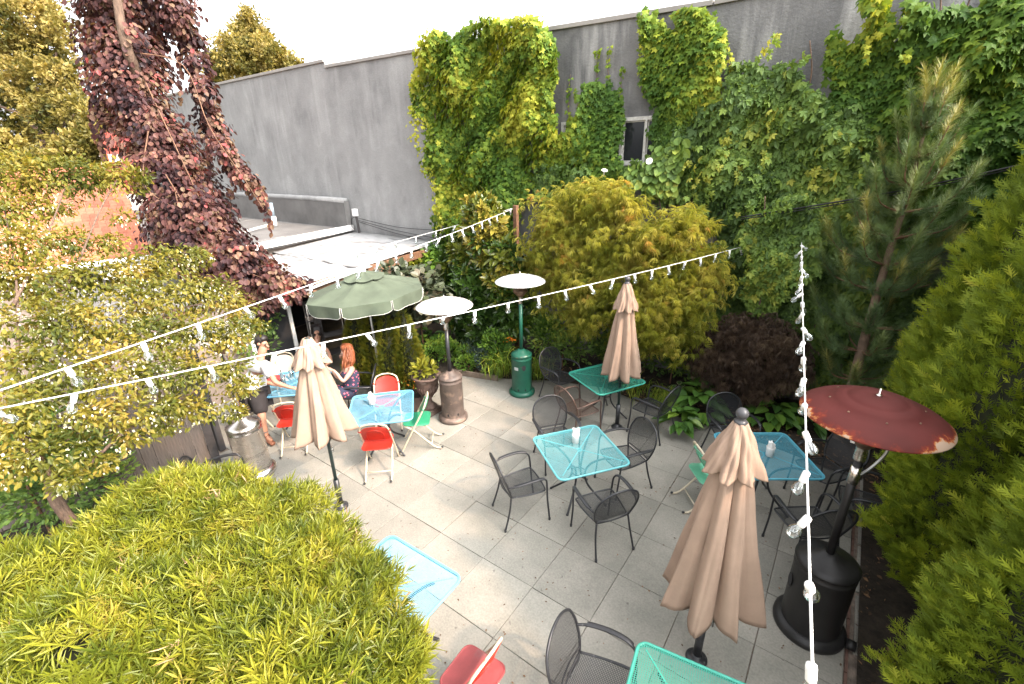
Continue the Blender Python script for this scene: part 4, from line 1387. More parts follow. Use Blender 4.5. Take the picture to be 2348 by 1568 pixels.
def heater(xy, label, body, shade, pole, H=2.24, rs=.42, rb=.20, rot=0.0, hole=None, dots=False, wheel=False, dome=None):
    t = thing('patio_heater', label, 'heater', (xy[0], xy[1], .008), rot, 'free standing patio heaters')
    b = MB(); b.lathe([(rb + .055, 0), (rb + .058, .02), (rb + .055, .05), (rb + .03, .075), (rb + .012, .085)], 40); b.build('base', body, t)
    b = MB(); b.lathe([(rb, .08), (rb, .70), (rb + .004, .705), (rb + .004, .72), (rb, .725), (rb, .77)], 40, cap=False); hs = b.build('tank_housing', body, t)
    b = MB(); b.lathe([(rb + .008, .765), (rb + .008, .79), (rb - .03, .82), (.075, .865), (.06, .885)], 40); b.build('housing_lid', body, t)
    b = MB(); b.tube([(0, 0, .87), (0, 0, H - .50)], .032, 16); b.build('pole', pole, t)
    b = MB(); b.lathe([(.04, H - .52), (.042, H - .50), (.042, H - .40), (.05, H - .39)], 20); b.build('collar', M['steel'], t)
    b = MB(); b.lathe([(.045, H - .40), (.07, H - .37), (.125, H - .31), (.13, H - .29), (.125, H - .27), (.115, H - .265), (.11, H - .16), (.10, H - .15)], 28); b.build('burner', M['burner'], t)
    b = MB(); b.lathe([(.13, H - .155), (.135, H - .15), (.135, H - .135), (.05, H - .10)], 28); b.build('burner_cap', M['steel'], t)
    d = dome or [(rs, 0), (rs - .003, .006), (rs - .05, .035), (rs - .13, .065), (rs - .22, .085), (rs * .40, .096), (rs * .36, .104), (rs * .2, .116), (.0, .120)]
    b = MB(); b.lathe([(r_, H - .13 + z) for r_, z in d], 56, cap=False); sh = b.build('reflector', shade, t); m_ = sh.modifiers.new('thick', 'SOLIDIFY'); m_.thickness = .004; m_.offset = 1
    zt = H - .13 + d[-1][1]
    b = MB(); b.lathe([(.018, zt - .005), (.018, zt + .01), (.006, zt + .015), (.006, zt + .06)], 10); b.build('stud', M['steel'], sh)
    for k in range(8):
        a = k * PI / 4 + .2; rr_ = rs * .62; z = H - .13 + np.interp(rr_, [p[0] for p in d[::-1]], [p[1] for p in d[::-1]])
        b = MB(); b.ball((rr_ * math.cos(a), rr_ * math.sin(a), z + .004), .008, 8, 5); b.build('rivet', M['burner'], sh)
    if hole is not None:
        for a, z, r_ in hole:
            q = np.array([(rb + .002) * math.cos(a), (rb + .002) * math.sin(a), z]); o_ = np.array([math.cos(a), math.sin(a), 0]); s_ = np.array([-math.sin(a), math.cos(a), 0])
            b = MB(); b.poly([q + o_ * .002 + r_ * (math.cos(w) * s_ * .8 + math.sin(w) * np.array([0, 0, 1.3])) for w in np.arange(20) * 2 * PI / 20]); b.build('air_hole', M['dark'], hs)
    if dots:
        b = MB()
        for zc in (.36, .11):
            for k in range(46):
                for row in range(3):
                    a = 2 * PI * (k + .5 * row) / 46; b_r = rb + .0025
                    q = np.array([b_r * math.cos(a), b_r * math.sin(a), zc + (row - 1) * .014]); s_ = np.array([-math.sin(a), math.cos(a), 0])
                    b.add([q - s_ * .005, q - np.array([0, 0, .005]), q + s_ * .005, q + np.array([0, 0, .005])], [(0, 1, 2, 3)])
        b.build('vent_slots', M['dark'], hs, kind='stuff')
    if wheel:
        b = MB(); b.lathe([(.03, -.02), (.045, -.015), (.045, .015), (.03, .02)], 14)
        b = MB(); b.tube([(rb + .05, -.06, .05), (rb + .12, -.06, .05)], .045, 14); b.build('wheel', M['body_black'], t)
    return t


heater(P(1040, 958, z=0)[:2], 'grey bronze patio heater with white reflector beside the stone urn', M['body_grey'], M['shade_white'], M['black_metal'], H=2.12, rs=.44, rb=.19, hole=[(R(-70), .15, .02), (R(-20), .15, .02)])
hg = heater(P(1197, 900, z=0)[:2], 'bottle green patio heater with grey reflector at the back bed', M['body_green'], M['shade_grey'], M['body_green'], H=2.26, rs=.43, rb=.185, rot=0.0, hole=[(R(-42), .58, .042), (R(-75), .13, .018), (R(-35), .13, .018)])
q = np.array(hg.location); a = R(-85)
b = MB(); s_ = np.array([-math.sin(a), math.cos(a), 0]); o_ = np.array([math.cos(a), math.sin(a), 0]); c_ = o_ * .190 + np.array([0, 0, .56])
b.poly([c_ - s_ * .04 - [0, 0, .03], c_ + s_ * .04 - [0, 0, .03], c_ + s_ * .04 + [0, 0, .03], c_ - s_ * .04 + [0, 0, .03]]); b.build('sticker', M['sticker'], hg)
heater(P(588, 1082, z=0)[:2], 'brushed steel patio heater by the board fence, its top lost in the flowering tree', M['steel'], M['shade_white'], M['steel'], H=2.25, rs=.42, rb=.215, dots=True)
hr = heater(P(1852, 1432, z=0)[:2], 'black patio heater with large rust edged red dome at the right', M['body_black'], rust_shade(), M['body_black'], H=2.36, rs=.47, rb=.235, hole=[(R(-160), .50, .055)], wheel=True,
            dome=[(.47, 0), (.468, .008), (.42, .045), (.34, .085), (.262, .112), (.258, .122), (.20, .140), (.175, .146), (.171, .155), (.10, .170), (.0, .176)])
b = MB(); b.tube(spl([(.02, .09, 1.62), (.10, .16, 1.70), (.17, .20, 1.86), (.18, .20, 2.10), (.18, .19, 2.26)], 5), .012, 8); b.build('gas_hose', M['pole_grey'], hr)
b = MB(); b.lathe([(.037, 1.62), (.037, 1.78)], 16); b.build('steel_band', M['steel'], hr)
b = MB(); b.box((-.075, -.06, 2.02), (.03, .03, .03)); b.build('igniter', M['white_ceramic'], hr, bevel=.005)

# ---------------------------------------------------------------- urn and planter box
M['urn'] = pmat('weathered_cast_iron', (.105, .068, .054), .7, var=.35, scale=7, bump=.4, bscale=40, rust=((.26, .20, .17), .6, 5))
M['box_plastic'] = pmat('brown_planter', (.075, .05, .04), .6, var=.25, scale=5)
ux, uy = P(986, 945, z=0)[:2]
urn = thing('stone_urn', 'tall weathered urn with yellow plant beside the grey heater', 'urn', (ux, uy, .008))
b = MB(); b.box((0, 0, .05), (.30, .30, .10)); b.lathe([(.13, .10), (.135, .13), (.10, .16), (.06, .22), (.055, .28), (.085, .31), (.075, .33), (.14, .40), (.175, .48), (.19, .58), (.205, .66), (.25, .70), (.255, .72), (.24, .73), (.20, .70)], 32)
ub = b.build('bowl', M['urn'], urn)
for k in range(24):
    a = 2 * PI * k / 24; b = MB(); b.tube(spl([(.10 * math.cos(a), .10 * math.sin(a), .355), (.168 * math.cos(a), .168 * math.sin(a), .44), (.188 * math.cos(a), .188 * math.sin(a), .53)], 3), .008, 5); b.build('gadroon', M['urn'], ub)
b = MB(); b.lathe([(.20, .69), (.12, .715), (.0, .72)], 20); b.build('soil', M['soil'], urn)
bx = P(950, 935, z=0)[:2]
pb = thing('planter_box', 'small dark brown square planter between the urn and the pale blue table', 'planter', (bx[0], bx[1], .008), R(35))
b = MB()
for s in (1, -1):
    b.box((s * .16, 0, .14), (.02, .34, .28)); b.box((0, s * .16, .14), (.30, .02, .28))
b.box((0, 0, .01), (.30, .30, .02)); b.build('box', M['box_plastic'], pb, bevel=.004)
b = MB(); b.box((0, 0, .22), (.30, .30, .02)); b.build('soil', M['soil'], pb)

# ---------------------------------------------------------------- string lights
sock = MB(); sock.lathe([(.010, .012), (.017, .008), (.019, -.005), (.018, -.05), (.016, -.055)], 12); sock_me = sock.mesh('lamp_holder'); sock_me.materials.append(M['cable_white'])
blb = MB(); blb.lathe([(.013, -.052), (.016, -.062), (.026, -.078), (.031, -.098), (.030, -.115), (.020, -.132), (.0, -.139)], 14, cap=False); blb_me = blb.mesh('bulb'); blb_me.materials.append(M['glass'])
fil = MB(); fil.tube([(0, 0, -.05), (0, 0, -.085)], .006, 6); fil.tube(spl([(-.008, 0, -.085), (-.004, 0, -.105), (.004, 0, -.105), (.008, 0, -.085)], 3), .0015, 4); fil_me = fil.mesh('filament'); fil_me.materials.append(M['white_ceramic'])


def string_light(label, A, B, sag, spacing, r=.0046, seed=0, start=.15, tiltamp=.25, ties=()):
    g = random.Random(seed)
    A = np.asarray(A, float); B = np.asarray(B, float); L = np.linalg.norm(B - A)
    t = thing('string_light', label, 'string light', tuple(A), group='white festoon strings over the patio')
    f = lambda s: A + (B - A) * s - np.array([0, 0, sag * 4 * s * (1 - s)])
    b = MB(); b.tube([f(s) - A for s in np.linspace(0, 1, 60)], r, 6); b.build('cable', M['cable_white'], t)
    s = start
    while s < L - .05:
        p = f(s / L) - A
        h = bpy.data.objects.new('lamp_holder', sock_me); h.parent = t; h.location = p - np.array([0, 0, .012]); h.scale = (.86, .86, .86); h.rotation_euler = (g.gauss(0, tiltamp), g.gauss(0, tiltamp), g.uniform(0, 6)); COL.objects.link(h)
        u = bpy.data.objects.new('bulb', blb_me); u.parent = h; COL.objects.link(u)
        w = bpy.data.objects.new('filament', fil_me); w.parent = h; COL.objects.link(w)
        s += spacing * g.uniform(.9, 1.1)
    return t


post_top = P(1178, 474, d=9.35)
string_light('white festoon string from the left edge up to the wooden post', P(-150, 945, d=2.1), P(1175, 479, d=9.3), .05, .385, seed=1)
string_light('white festoon string crossing the middle from the left edge to the creeper', P(-110, 958, d=2.45), P(1712, 563, d=7.2), .06, .365, seed=2)
string_light('white festoon string running over the white roof to the wooden post', P(700, 604, d=8.8), P(1173, 478, d=9.32), .05, .40, seed=3)
string_light('white festoon string hanging straight away from us at the right', P(1866, 1640, d=1.22), P(1838, 556, d=6.35), .02, .33, seed=4, tiltamp=.55)
pz = post_top
b = MB(); b.box((pz[0] + .05, pz[1], pz[2] / 2), (.09, .09, pz[2] + .06)); tag(b.build('wooden_post', M['brown_wood'], bevel=.008), 'weathered wooden post against the tall ivy, strings tied to it', 'post')
# black service cable across the creeper
pa, pm, pc = P(1700, 498, Y=7.55), P(2050, 440, Y=7.7), P(2420, 360, Y=7.6)
b = MB(); b.tube(spl([pa, pm, pc], 8), .012, 6); b.tube(spl([pa + [0, 0, -.03], pm + [0, .02, -.035], pc + [0, 0, -.02]], 8), .008, 6)
tag(b.build('service_cable', M['cable_black']), 'black service cable strung across the creeper at the right', 'cable')

# ================================================================== PEOPLE
M['skin'] = pmat('skin', (.36, .185, .12), .55, var=.08, scale=5)
M['skin_pale'] = pmat('pale_tattooed_skin', (.42, .25, .19), .55, var=.06, scale=5, rust=((.22, .16, .17), .55, 16))
M['tshirt'] = pmat('white_cotton', (.60, .59, .58), .9, var=.05, scale=6, bump=.15, bscale=60)
M['shorts'] = pmat('black_shorts', (.022, .018, .018), .85, var=.2)
M['boots'] = pmat('brown_boots', (.17, .07, .04), .6, var=.25, scale=10)
M['sock'] = pmat('grey_sock', (.12, .11, .11), .9)
M['hair_dark'] = pmat('dark_hair', (.014, .010, .009), .5, var=.3, scale=20)
M['hair_red'] = pmat('red_hair', (.20, .062, .024), .55, var=.4, scale=14, stretch=(1, 1, .25))
M['eye'] = pmat('dark_eye', (.02, .015, .012), .3)
M['lip'] = pmat('lip', (.42, .14, .11), .5)


def dotted(name, base, dot):
    m, nt, b = _principled(name); N, L = nt.nodes, nt.links
    tc = N.new('ShaderNodeTexCoord'); v = N.new('ShaderNodeTexVoronoi'); v.inputs['Scale'].default_value = 17; v.inputs['Randomness'].default_value = .5
    L.new(tc.outputs['Object'], v.inputs['Vector'])
    r = N.new('ShaderNodeValToRGB'); r.color_ramp.elements[0].position = .22; r.color_ramp.elements[0].color = (*dot, 1); r.color_ramp.elements[1].position = .27; r.color_ramp.elements[1].color = (*base, 1)
    L.new(v.outputs['Distance'], r.inputs['Fac']); L.new(r.outputs[0], b.inputs['Base Color']); b.inputs['Roughness'].default_value = .9
    return m


M['dress'] = dotted('navy_dotted_cotton', (.022, .024, .05), (.55, .10, .14))


def skin_part(t, name, joints, edges, mat, sub=2):
    """continuous limbs grown round a skeleton; joints = {key: (point, radius or (rx, ry))}"""
    keys = list(joints); L = np.array(t.location)
    me = bpy.data.meshes.new(name + '_skeleton')
    me.from_pydata([tuple(np.asarray(joints[k][0], float) - L) for k in keys], [(keys.index(a), keys.index(b)) for a, b in edges], [])
    o = bpy.data.objects.new(name, me); COL.objects.link(o)
    sk = o.modifiers.new('skin', 'SKIN'); sk.use_smooth_shade = True; sk.branch_smoothing = .6
    sd = me.skin_vertices[0].data
    for i, k in enumerate(keys):
        r = joints[k][1]; sd[i].radius = (r, r) if np.isscalar(r) else r
        sd[i].use_root = (i == 0)
    ss = o.modifiers.new('subdivide', 'SUBSURF'); ss.levels = sub; ss.render_levels = sub
    dg = bpy.context.evaluated_depsgraph_get(); dg.update()
    nm = bpy.data.meshes.new_from_object(o.evaluated_get(dg))
    bpy.data.objects.remove(o)
    nm.polygons.foreach_set('use_smooth', [True] * len(nm.polygons))
    nm.materials.clear()
    return put(name, nm, mat, t)


def hand(J, E, root, p, d, up, s, r=.0085):
    """palm continues the wrist; four fingers of unequal length and a thumb from the palm's side"""
    d = nz(d); side = nz(np.cross(d, up)); up = nz(np.cross(side, d))
    palm = p + d * .045 * s
    J[root + 'palm'] = (palm, (.034 * s, .017 * s)); E.append((root, root + 'palm'))
    for i, (o, l) in enumerate(((-.030, .070), (-.010, .082), (.010, .077), (.029, .060))):
        k0 = palm + d * .038 * s + side * o * s; k1 = k0 + d * l * .55 * s - up * .006; k2 = k0 + d * l * s * .95 - up * .030 * s
        a, b, c = (root + 'f%d%d' % (i, q) for q in range(3))
        J[a] = (k0, r); J[b] = (k1, r * .95); J[c] = (k2, r * .75); E += [(root + 'palm', a), (a, b), (b, c)]
    q0 = palm + side * -.036 * s - d * .01; q1 = q0 + side * -.020 * s + d * .030 * s - up * .01; q2 = q1 + d * .028 * s - up * .008
    for k, q in enumerate((q0, q1, q2)): J[root + 't%d' % k] = (q, r)
    E += [(root + 'palm', root + 't0'), (root + 't0', root + 't1'), (root + 't1', root + 't2')]


def face(t, c, fwd, s, eyes=True):
    L = np.array(t.location); fwd = nz(fwd); side = nz(np.cross(fwd, UPV)); up = np.cross(side, fwd)
    for q in (-1, 1):
        b = MB(); b.ball(c - L + fwd * .088 * s + side * q * .032 * s + up * .008, .010 * s, 8, 6); b.build('eye', M['eye'], t)
        b = MB(); b.ball(c - L - fwd * .005 + side * q * .078 * s, (.012, .022, .030), 8, 6); b.build('ear', t.get('_skin') and M[t['_skin']] or M['skin'], t)
    b = MB(); b.ball(c - L + fwd * .088 * s - up * .055 * s, (.022, .012, .008), 8, 6); b.build('mouth', M['lip'], t)


UPV = np.array([0, 0, 1.0])


def J3(x, y, d): return P(x, y, d=d)


# ---------------------------------------------------------------- the man leaning over the blue table
man = thing('person', 'man in white t-shirt and black shorts leaning over the blue table, arm stretched out', 'person', (-6.9, 2.55, .008))
hc_ = J3(602, 788, 7.04); fwd = nz(J3(630, 797, 7.0) - hc_); upn = nz(J3(599, 770, 7.04) - hc_)
sidev = nz(np.cross(fwd, upn))
Jm = {'pelvis': (J3(582, 903, 7.22), (.15, .115)), 'waist': (J3(583, 882, 7.19), (.11, .085)), 'chest': (J3(588, 852, 7.13), (.115, .09)), 'upper': (J3(593, 834, 7.09), (.085, .07)), 'neck': (J3(597, 817, 7.05), .056),
      'jaw': (hc_ - upn * .055 + fwd * .012, (.070, .082)), 'skull': (hc_ + upn * .03, (.080, .098)), 'crown': (hc_ + upn * .10 - fwd * .01, (.055, .065)), 'nose0': (hc_ - upn * .012 + fwd * .085, .020), 'nose': (hc_ - upn * .022 + fwd * .112, .011),
      'sr': (J3(611, 838, 6.95), .052), 'er': (J3(631, 877, 6.86), .043), 'wr': (J3(664, 888, 6.90), .029),
      'sl': (J3(577, 836, 7.25), .052), 'el': (J3(598, 872, 7.33), .043), 'wl': (J3(628, 882, 7.30), .029),
      'hr': (J3(592, 913, 7.13), .095), 'kr': (J3(601, 957, 7.08), .062), 'cr': (J3(604, 976, 7.14), .058), 'ar': (J3(610, 1000, 7.20), .042), 'tr': (J3(624, 1011, 7.14), .036),
      'hl': (J3(573, 912, 7.30), .095), 'kl': (J3(563, 952, 7.32), .062), 'cl': (J3(557, 970, 7.34), .058), 'al': (J3(552, 990, 7.36), .042), 'tl': (J3(566, 1000, 7.30), .036)}
Em = [('pelvis', 'waist'), ('waist', 'chest'), ('chest', 'upper'), ('upper', 'neck'), ('neck', 'jaw'), ('jaw', 'skull'), ('skull', 'crown'), ('skull', 'nose0'), ('nose0', 'nose'), ('upper', 'sr'), ('sr', 'er'), ('er', 'wr'), ('upper', 'sl'), ('sl', 'el'), ('el', 'wl'), ('pelvis', 'hr'), ('hr', 'kr'), ('kr', 'cr'), ('cr', 'ar'), ('ar', 'tr'), ('pelvis', 'hl'), ('hl', 'kl'), ('kl', 'cl'), ('cl', 'al'), ('al', 'tl')]
hand(Jm, Em, 'wr', Jm['wr'][0], J3(690, 893, 6.93) - Jm['wr'][0], UPV, 1.0)
hand(Jm, Em, 'wl', Jm['wl'][0], J3(655, 885, 7.3) - Jm['wl'][0], UPV, 1.0)
skin_part(man, 'body', Jm, Em, M['skin'])
def lerp(a, b, f): return np.asarray(a) * (1 - f) + np.asarray(b) * f
S_ = {'p': (Jm['pelvis'][0] + UPV * -.05, (.21, .19)), 'w': (Jm['waist'][0], (.205, .185)), 'c': (Jm['chest'][0], (.21, .19)), 'u': (Jm['upper'][0] - upn * .01, (.165, .15)),
      'n': (lerp(Jm['upper'][0], Jm['neck'][0], .6), (.105, .09)), 'r': (Jm['sr'][0] + upn * .012, .105), 'r2': (lerp(Jm['sr'][0], Jm['er'][0], .70), .085), 'l': (Jm['sl'][0] + upn * .012, .105), 'l2': (lerp(Jm['sl'][0], Jm['el'][0], .70), .085)}
skin_part(man, 't_shirt', S_, [('p', 'w'), ('w', 'c'), ('c', 'u'), ('u', 'n'), ('u', 'r'), ('r', 'r2'), ('u', 'l'), ('l', 'l2')], M['tshirt'])
skin_part(man, 'shorts', {'p': (Jm['pelvis'][0] - UPV * .02, (.195, .175)), 'r': (Jm['hr'][0], .145), 'r2': (lerp(Jm['hr'][0], Jm['kr'][0], .88), .105), 'l': (Jm['hl'][0], .145), 'l2': (lerp(Jm['hl'][0], Jm['kl'][0], .88), .105)}, [('p', 'r'), ('r', 'r2'), ('p', 'l'), ('l', 'l2')], M['shorts'])
for a, tt_ in (('ar', 'tr'), ('al', 'tl')):
    A_ = Jm[a][0]; T_ = Jm[tt_][0]; fl = lambda p, z: np.array([p[0], p[1], z])
    dv = nz((T_ - A_) * [1, 1, 0])
    skin_part(man, 'boot', {'a': (fl(A_, .20), .058), 'b': (fl(A_, .085), .060), 'h': (fl(A_ - dv * .05, .05), .045), 'm': (fl(A_ + dv * .09, .055), (.050, .040)), 't': (fl(A_ + dv * .18, .045), (.045, .032))}, [('a', 'b'), ('b', 'h'), ('b', 'm'), ('m', 't')], M['boots'])
    skin_part(man, 'sock', {'a': (fl(A_, .19), .053), 'b': (fl(A_, .25), .051)}, [('a', 'b')], M['sock'])
L = np.array(man.location)
hb = MB()
for (u_, f_, rr_) in [(.055, -.022, (.088, .088, .082)), (.085, .018, (.074, .074, .062)), (.015, -.052, (.074, .074, .070)), (.115, .045, (.042, .042, .03))]:
    hb.ball(hc_ - L + upn * u_ + fwd * f_, rr_, 16, 12)
hb.build('hair', M['hair_dark'], man)
for q in (-1, 1):
    e = hc_ + fwd * .094 + sidev * q * .034 + upn * .012 - L
    b = MB(); b.tube([e + .024 * (math.cos(w) * sidev + .75 * math.sin(w) * upn) for w in np.arange(14) * 2 * PI / 14], .0032, 5, closed=True); b.tube([e + sidev * q * .024, e + sidev * q * .046 - fwd * .10], .003, 5); b.build('glasses', M['eye'], man)
    b = MB(); b.ball(e - fwd * .012, .010, 8, 6); b.build('eye', M['eye'], man)
    b = MB(); b.ball(hc_ - L - upn * .005 + sidev * q * .082, .024, 8, 6); b.build('ear', M['skin'], man)
b = MB(); b.ball(hc_ - L + fwd * .093 - upn * .058, (.016, .016, .007), 8, 6); b.build('mouth', M['lip'], man)

# ---------------------------------------------------------------- the red haired woman
wom = thing('person', 'woman with long red hair in a dotted navy dress sitting at the blue table', 'person', (-6.35, 3.95, .008))
hc_ = J3(792, 809, 7.66); fwd = nz(J3(765, 820, 7.62) - hc_); upn = nz(J3(794, 790, 7.66) - hc_); sidev = nz(np.cross(fwd, upn))
Jw = {'pelvis': (J3(805, 899, 7.74), (.165, .13)), 'waist': (J3(805, 880, 7.74), (.125, .10)), 'chest': (J3(801, 858, 7.70), (.135, .105)), 'upper': (J3(799, 844, 7.69), (.10, .085)), 'neck': (J3(796, 830, 7.68), .046),
      'jaw': (hc_ - upn * .05 + fwd * .012, (.062, .075)), 'skull': (hc_ + upn * .03, (.074, .090)), 'crown': (hc_ + upn * .09 - fwd * .01, (.05, .06)), 'nose0': (hc_ - upn * .010 + fwd * .078, .017), 'nose': (hc_ - upn * .018 + fwd * .10, .009),
      'sr': (J3(808, 848, 7.55), .048), 'er': (J3(787, 876, 7.45), .036), 'wr': (J3(767, 850, 7.42), .025),
      'sl': (J3(795, 845, 7.84), .048), 'el': (J3(775, 868, 7.85), .036), 'wl': (J3(760, 846, 7.72), .025),
      'hr': (J3(800, 903, 7.64), .09), 'kr': (J3(764, 900, 7.38), .06), 'ar': (J3(772, 948, 7.40), .038), 'tr': (J3(758, 955, 7.36), .034),
      'hl': (J3(800, 900, 7.84), .09), 'kl': (J3(758, 890, 7.62), .06), 'al': (J3(764, 937, 7.64), .038), 'tl': (J3(750, 943, 7.6), .034)}
Ew = [e for e in Em if not any(k.startswith(('wrp', 'wrf', 'wrt', 'wlp', 'wlf', 'wlt')) for k in e)]
Ew = [e for e in Ew if e[0] in Jw and e[1] in Jw] + [('kr', 'ar'), ('kl', 'al')]
hand(Jw, Ew, 'wr', Jw['wr'][0], J3(750, 842, 7.42) - Jw['wr'][0], UPV, .85, .0075)
hand(Jw, Ew, 'wl', Jw['wl'][0], J3(745, 840, 7.68) - Jw['wl'][0], UPV, .85, .0075)
skin_part(wom, 'body', Jw, Ew, M['skin_pale'])
skin_part(wom, 'dress', {'p': (Jw['pelvis'][0], (.215, .19)), 'w': (Jw['waist'][0], (.185, .16)), 'c': (Jw['chest'][0], (.19, .165)), 'u': (Jw['upper'][0] - upn * .02, (.12, .11)), 'r': (Jw['hr'][0], .145), 'r2': (lerp(Jw['hr'][0], Jw['kr'][0], .8), .095), 'l': (Jw['hl'][0], .12), 'l2': (lerp(Jw['hl'][0], Jw['kl'][0], .8), .095)},
          [('p', 'w'), ('w', 'c'), ('c', 'u'), ('p', 'r'), ('r', 'r2'), ('p', 'l'), ('l', 'l2')], M['dress'])
L = np.array(wom.location); g = np.random.default_rng(44)
hb = MB()
for (u_, f_, rr_) in [(.055, -.03, (.100, .100, .100)), (.10, .01, (.085, .085, .07)), (-.04, -.065, (.105, .10, .11)), (-.14, -.075, (.115, .105, .12)), (-.23, -.065, (.095, .085, .10))]:
    hb.ball(hc_ - L + upn * u_ + fwd * f_, rr_, 16, 12)
hair = hb.build('hair', M['hair_red'], wom)
for k in range(44):
    a = g.uniform(-1.7, 1.7); s0 = hc_ + upn * g.uniform(.02, .10) - fwd * (.075 * math.cos(a)) + sidev * .09 * math.sin(a) - L
    o_ = -fwd * math.cos(a) * .11 + sidev * .09 * math.sin(a); w = g.uniform(-.02, .02)
    b = MB(); b.tube(spl([s0, s0 + o_ * .5 - upn * .08 + sidev * w, s0 + o_ * .8 - upn * .17 - sidev * w, s0 + o_ * .7 - upn * .26 + sidev * w * 2, s0 + o_ * .4 - upn * g.uniform(.28, .36)], 4), [.016] * 8 + [.015, .014, .013, .012, .010, .008, .006, .004, .002], 6); b.build('lock', M['hair_red'], hair)
for q in (-1, 1):
    b = MB(); b.ball(hc_ - L + fwd * .078 + sidev * q * .030 + upn * .010, .010, 8, 6); b.build('eye', M['eye'], wom)
b = MB(); b.ball(hc_ - L + fwd * .082 - upn * .050, (.014, .014, .007), 8, 6); b.build('mouth', M['lip'], wom)
b = MB(); b.tube(spl([hc_ - L + upn * .125 + fwd * .05 + sidev * .06, hc_ - L + upn * .14 + fwd * .07, hc_ - L + upn * .125 + fwd * .05 - sidev * .06], 4), .008, 6); b.build('sunglasses', M['white_paint'], wom)

# ---------------------------------------------------------------- the guest behind the folded umbrella
gu = thing('person', 'dark haired guest seated behind the left folded umbrella, one bare arm showing', 'person', (-7.55, 3.9, .008))
hc_ = J3(728, 766, 8.35); fwd = nz(J3(722, 795, 7.9) - hc_); upn = nz(J3(725, 745, 8.36) - hc_); sidev = nz(np.cross(fwd, upn))
Jg = {'pelvis': (J3(728, 858, 8.30), (.16, .13)), 'waist': (J3(727, 838, 8.31), (.125, .10)), 'chest': (J3(726, 815, 8.30), (.135, .105)), 'upper': (J3(726, 802, 8.30), (.105, .085)), 'neck': (J3(727, 788, 8.31), .046),
      'jaw': (hc_ - upn * .05 + fwd * .012, (.062, .075)), 'skull': (hc_ + upn * .03, (.074, .090)), 'crown': (hc_ + upn * .09 - fwd * .01, (.05, .06)), 'nose0': (hc_ - upn * .010 + fwd * .078, .017), 'nose': (hc_ - upn * .018 + fwd * .10, .009),
      'sr': (J3(748, 800, 8.28), .05), 'er': (J3(759, 828, 8.15), .038), 'wr': (J3(742, 842, 7.98), .026),
      'sl': (J3(704, 803, 8.30), .05), 'el': (J3(694, 830, 8.15), .038), 'wl': (J3(704, 846, 7.98), .026),
      'hr': (J3(736, 862, 8.25), .09), 'kr': (J3(738, 868, 7.85), .06), 'ar': (J3(740, 925, 7.95), .038), 'tr': (J3(738, 934, 7.85), .034),
      'hl': (J3(718, 862, 8.25), .09), 'kl': (J3(712, 868, 7.85), .06), 'al': (J3(716, 925, 7.95), .038), 'tl': (J3(714, 934, 7.85), .034)}
Eg = [e for e in Ew if e[0] in Jg and e[1] in Jg]
hand(Jg, Eg, 'wr', Jg['wr'][0], J3(728, 848, 7.85) - Jg['wr'][0], UPV, .85, .0075)
hand(Jg, Eg, 'wl', Jg['wl'][0], J3(715, 850, 7.85) - Jg['wl'][0], UPV, .85, .0075)
skin_part(gu, 'body', Jg, Eg, M['skin'])
skin_part(gu, 'dark_top', {'p': (Jg['pelvis'][0], (.175, .145)), 'w': (Jg['waist'][0], (.14, .115)), 'c': (Jg['chest'][0], (.148, .12)), 'u': (Jg['upper'][0] - upn * .02, (.09, .085)), 'r': (Jg['hr'][0], .115), 'r2': (lerp(Jg['hr'][0], Jg['kr'][0], .9), .09), 'l': (Jg['hl'][0], .115), 'l2': (lerp(Jg['hl'][0], Jg['kl'][0], .9), .09)},
          [('p', 'w'), ('w', 'c'), ('c', 'u'), ('p', 'r'), ('r', 'r2'), ('p', 'l'), ('l', 'l2')], M['shorts'])
skin_part(gu, 'hair', {'a': (hc_ + upn * .05 - fwd * .035, (.090, .096)), 'b': (hc_ + upn * .09 + fwd * .02, (.076, .082)), 'c': (hc_ - upn * .05 - fwd * .06, (.09, .065)), 'd': (hc_ - upn * .18 - fwd * .07, (.09, .045))}, [('a', 'b'), ('a', 'c'), ('c', 'd')], M['hair_dark'])
L = np.array(gu.location)
for q in (-1, 1):
    b = MB(); b.ball(hc_ - L + fwd * .078 + sidev * q * .030 + upn * .010, .010, 8, 6); b.build('eye', M['eye'], gu)
b = MB(); b.ball(hc_ - L + fwd * .082 - upn * .050, (.014, .014, .007), 8, 6); b.build('mouth', M['lip'], gu)

# ================================================================== PLANTS
def Bl(px, py, d, rpx):
    p = P(px, py, d=d)
    return (p[0], p[1], p[2], rpx * d / FPX)


M['bark'] = pmat('bark', (.13, .085, .06), .9, var=.35, scale=8, bump=.7, bscale=30, stretch=(3, 3, .6))
M['bark_pale'] = pmat('pale_bark', (.20, .135, .095), .9, var=.3, scale=8, bump=.5, bscale=30)
M['twig'] = pmat('twig', (.16, .085, .05), .8, var=.3)
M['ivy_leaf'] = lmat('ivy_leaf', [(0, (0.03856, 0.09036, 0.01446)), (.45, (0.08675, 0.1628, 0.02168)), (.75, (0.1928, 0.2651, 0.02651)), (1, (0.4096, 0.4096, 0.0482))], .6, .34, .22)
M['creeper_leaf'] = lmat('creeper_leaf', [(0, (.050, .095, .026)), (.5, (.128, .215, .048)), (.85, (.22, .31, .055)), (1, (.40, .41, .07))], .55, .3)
M['bush_leaf'] = lmat('bush_leaf', [(0, (.055, .080, .008)), (.3, (.115, .14, .012)), (.65, (.20, .215, .018)), (.92, (.29, .28, .028)), (1, (.37, .31, .06))], .45, .3)
M['snow_leaf'] = lmat('snowbell_leaf', [(0, (.055, .075, .012)), (.45, (.15, .15, .020)), (.85, (.27, .215, .032)), (1, (.32, .22, .05))], .45, .42)
M['snow_flower'] = lmat('snowbell_flower', [(0, (.62, .60, .40)), (1, (.85, .83, .72))], .6, .3)
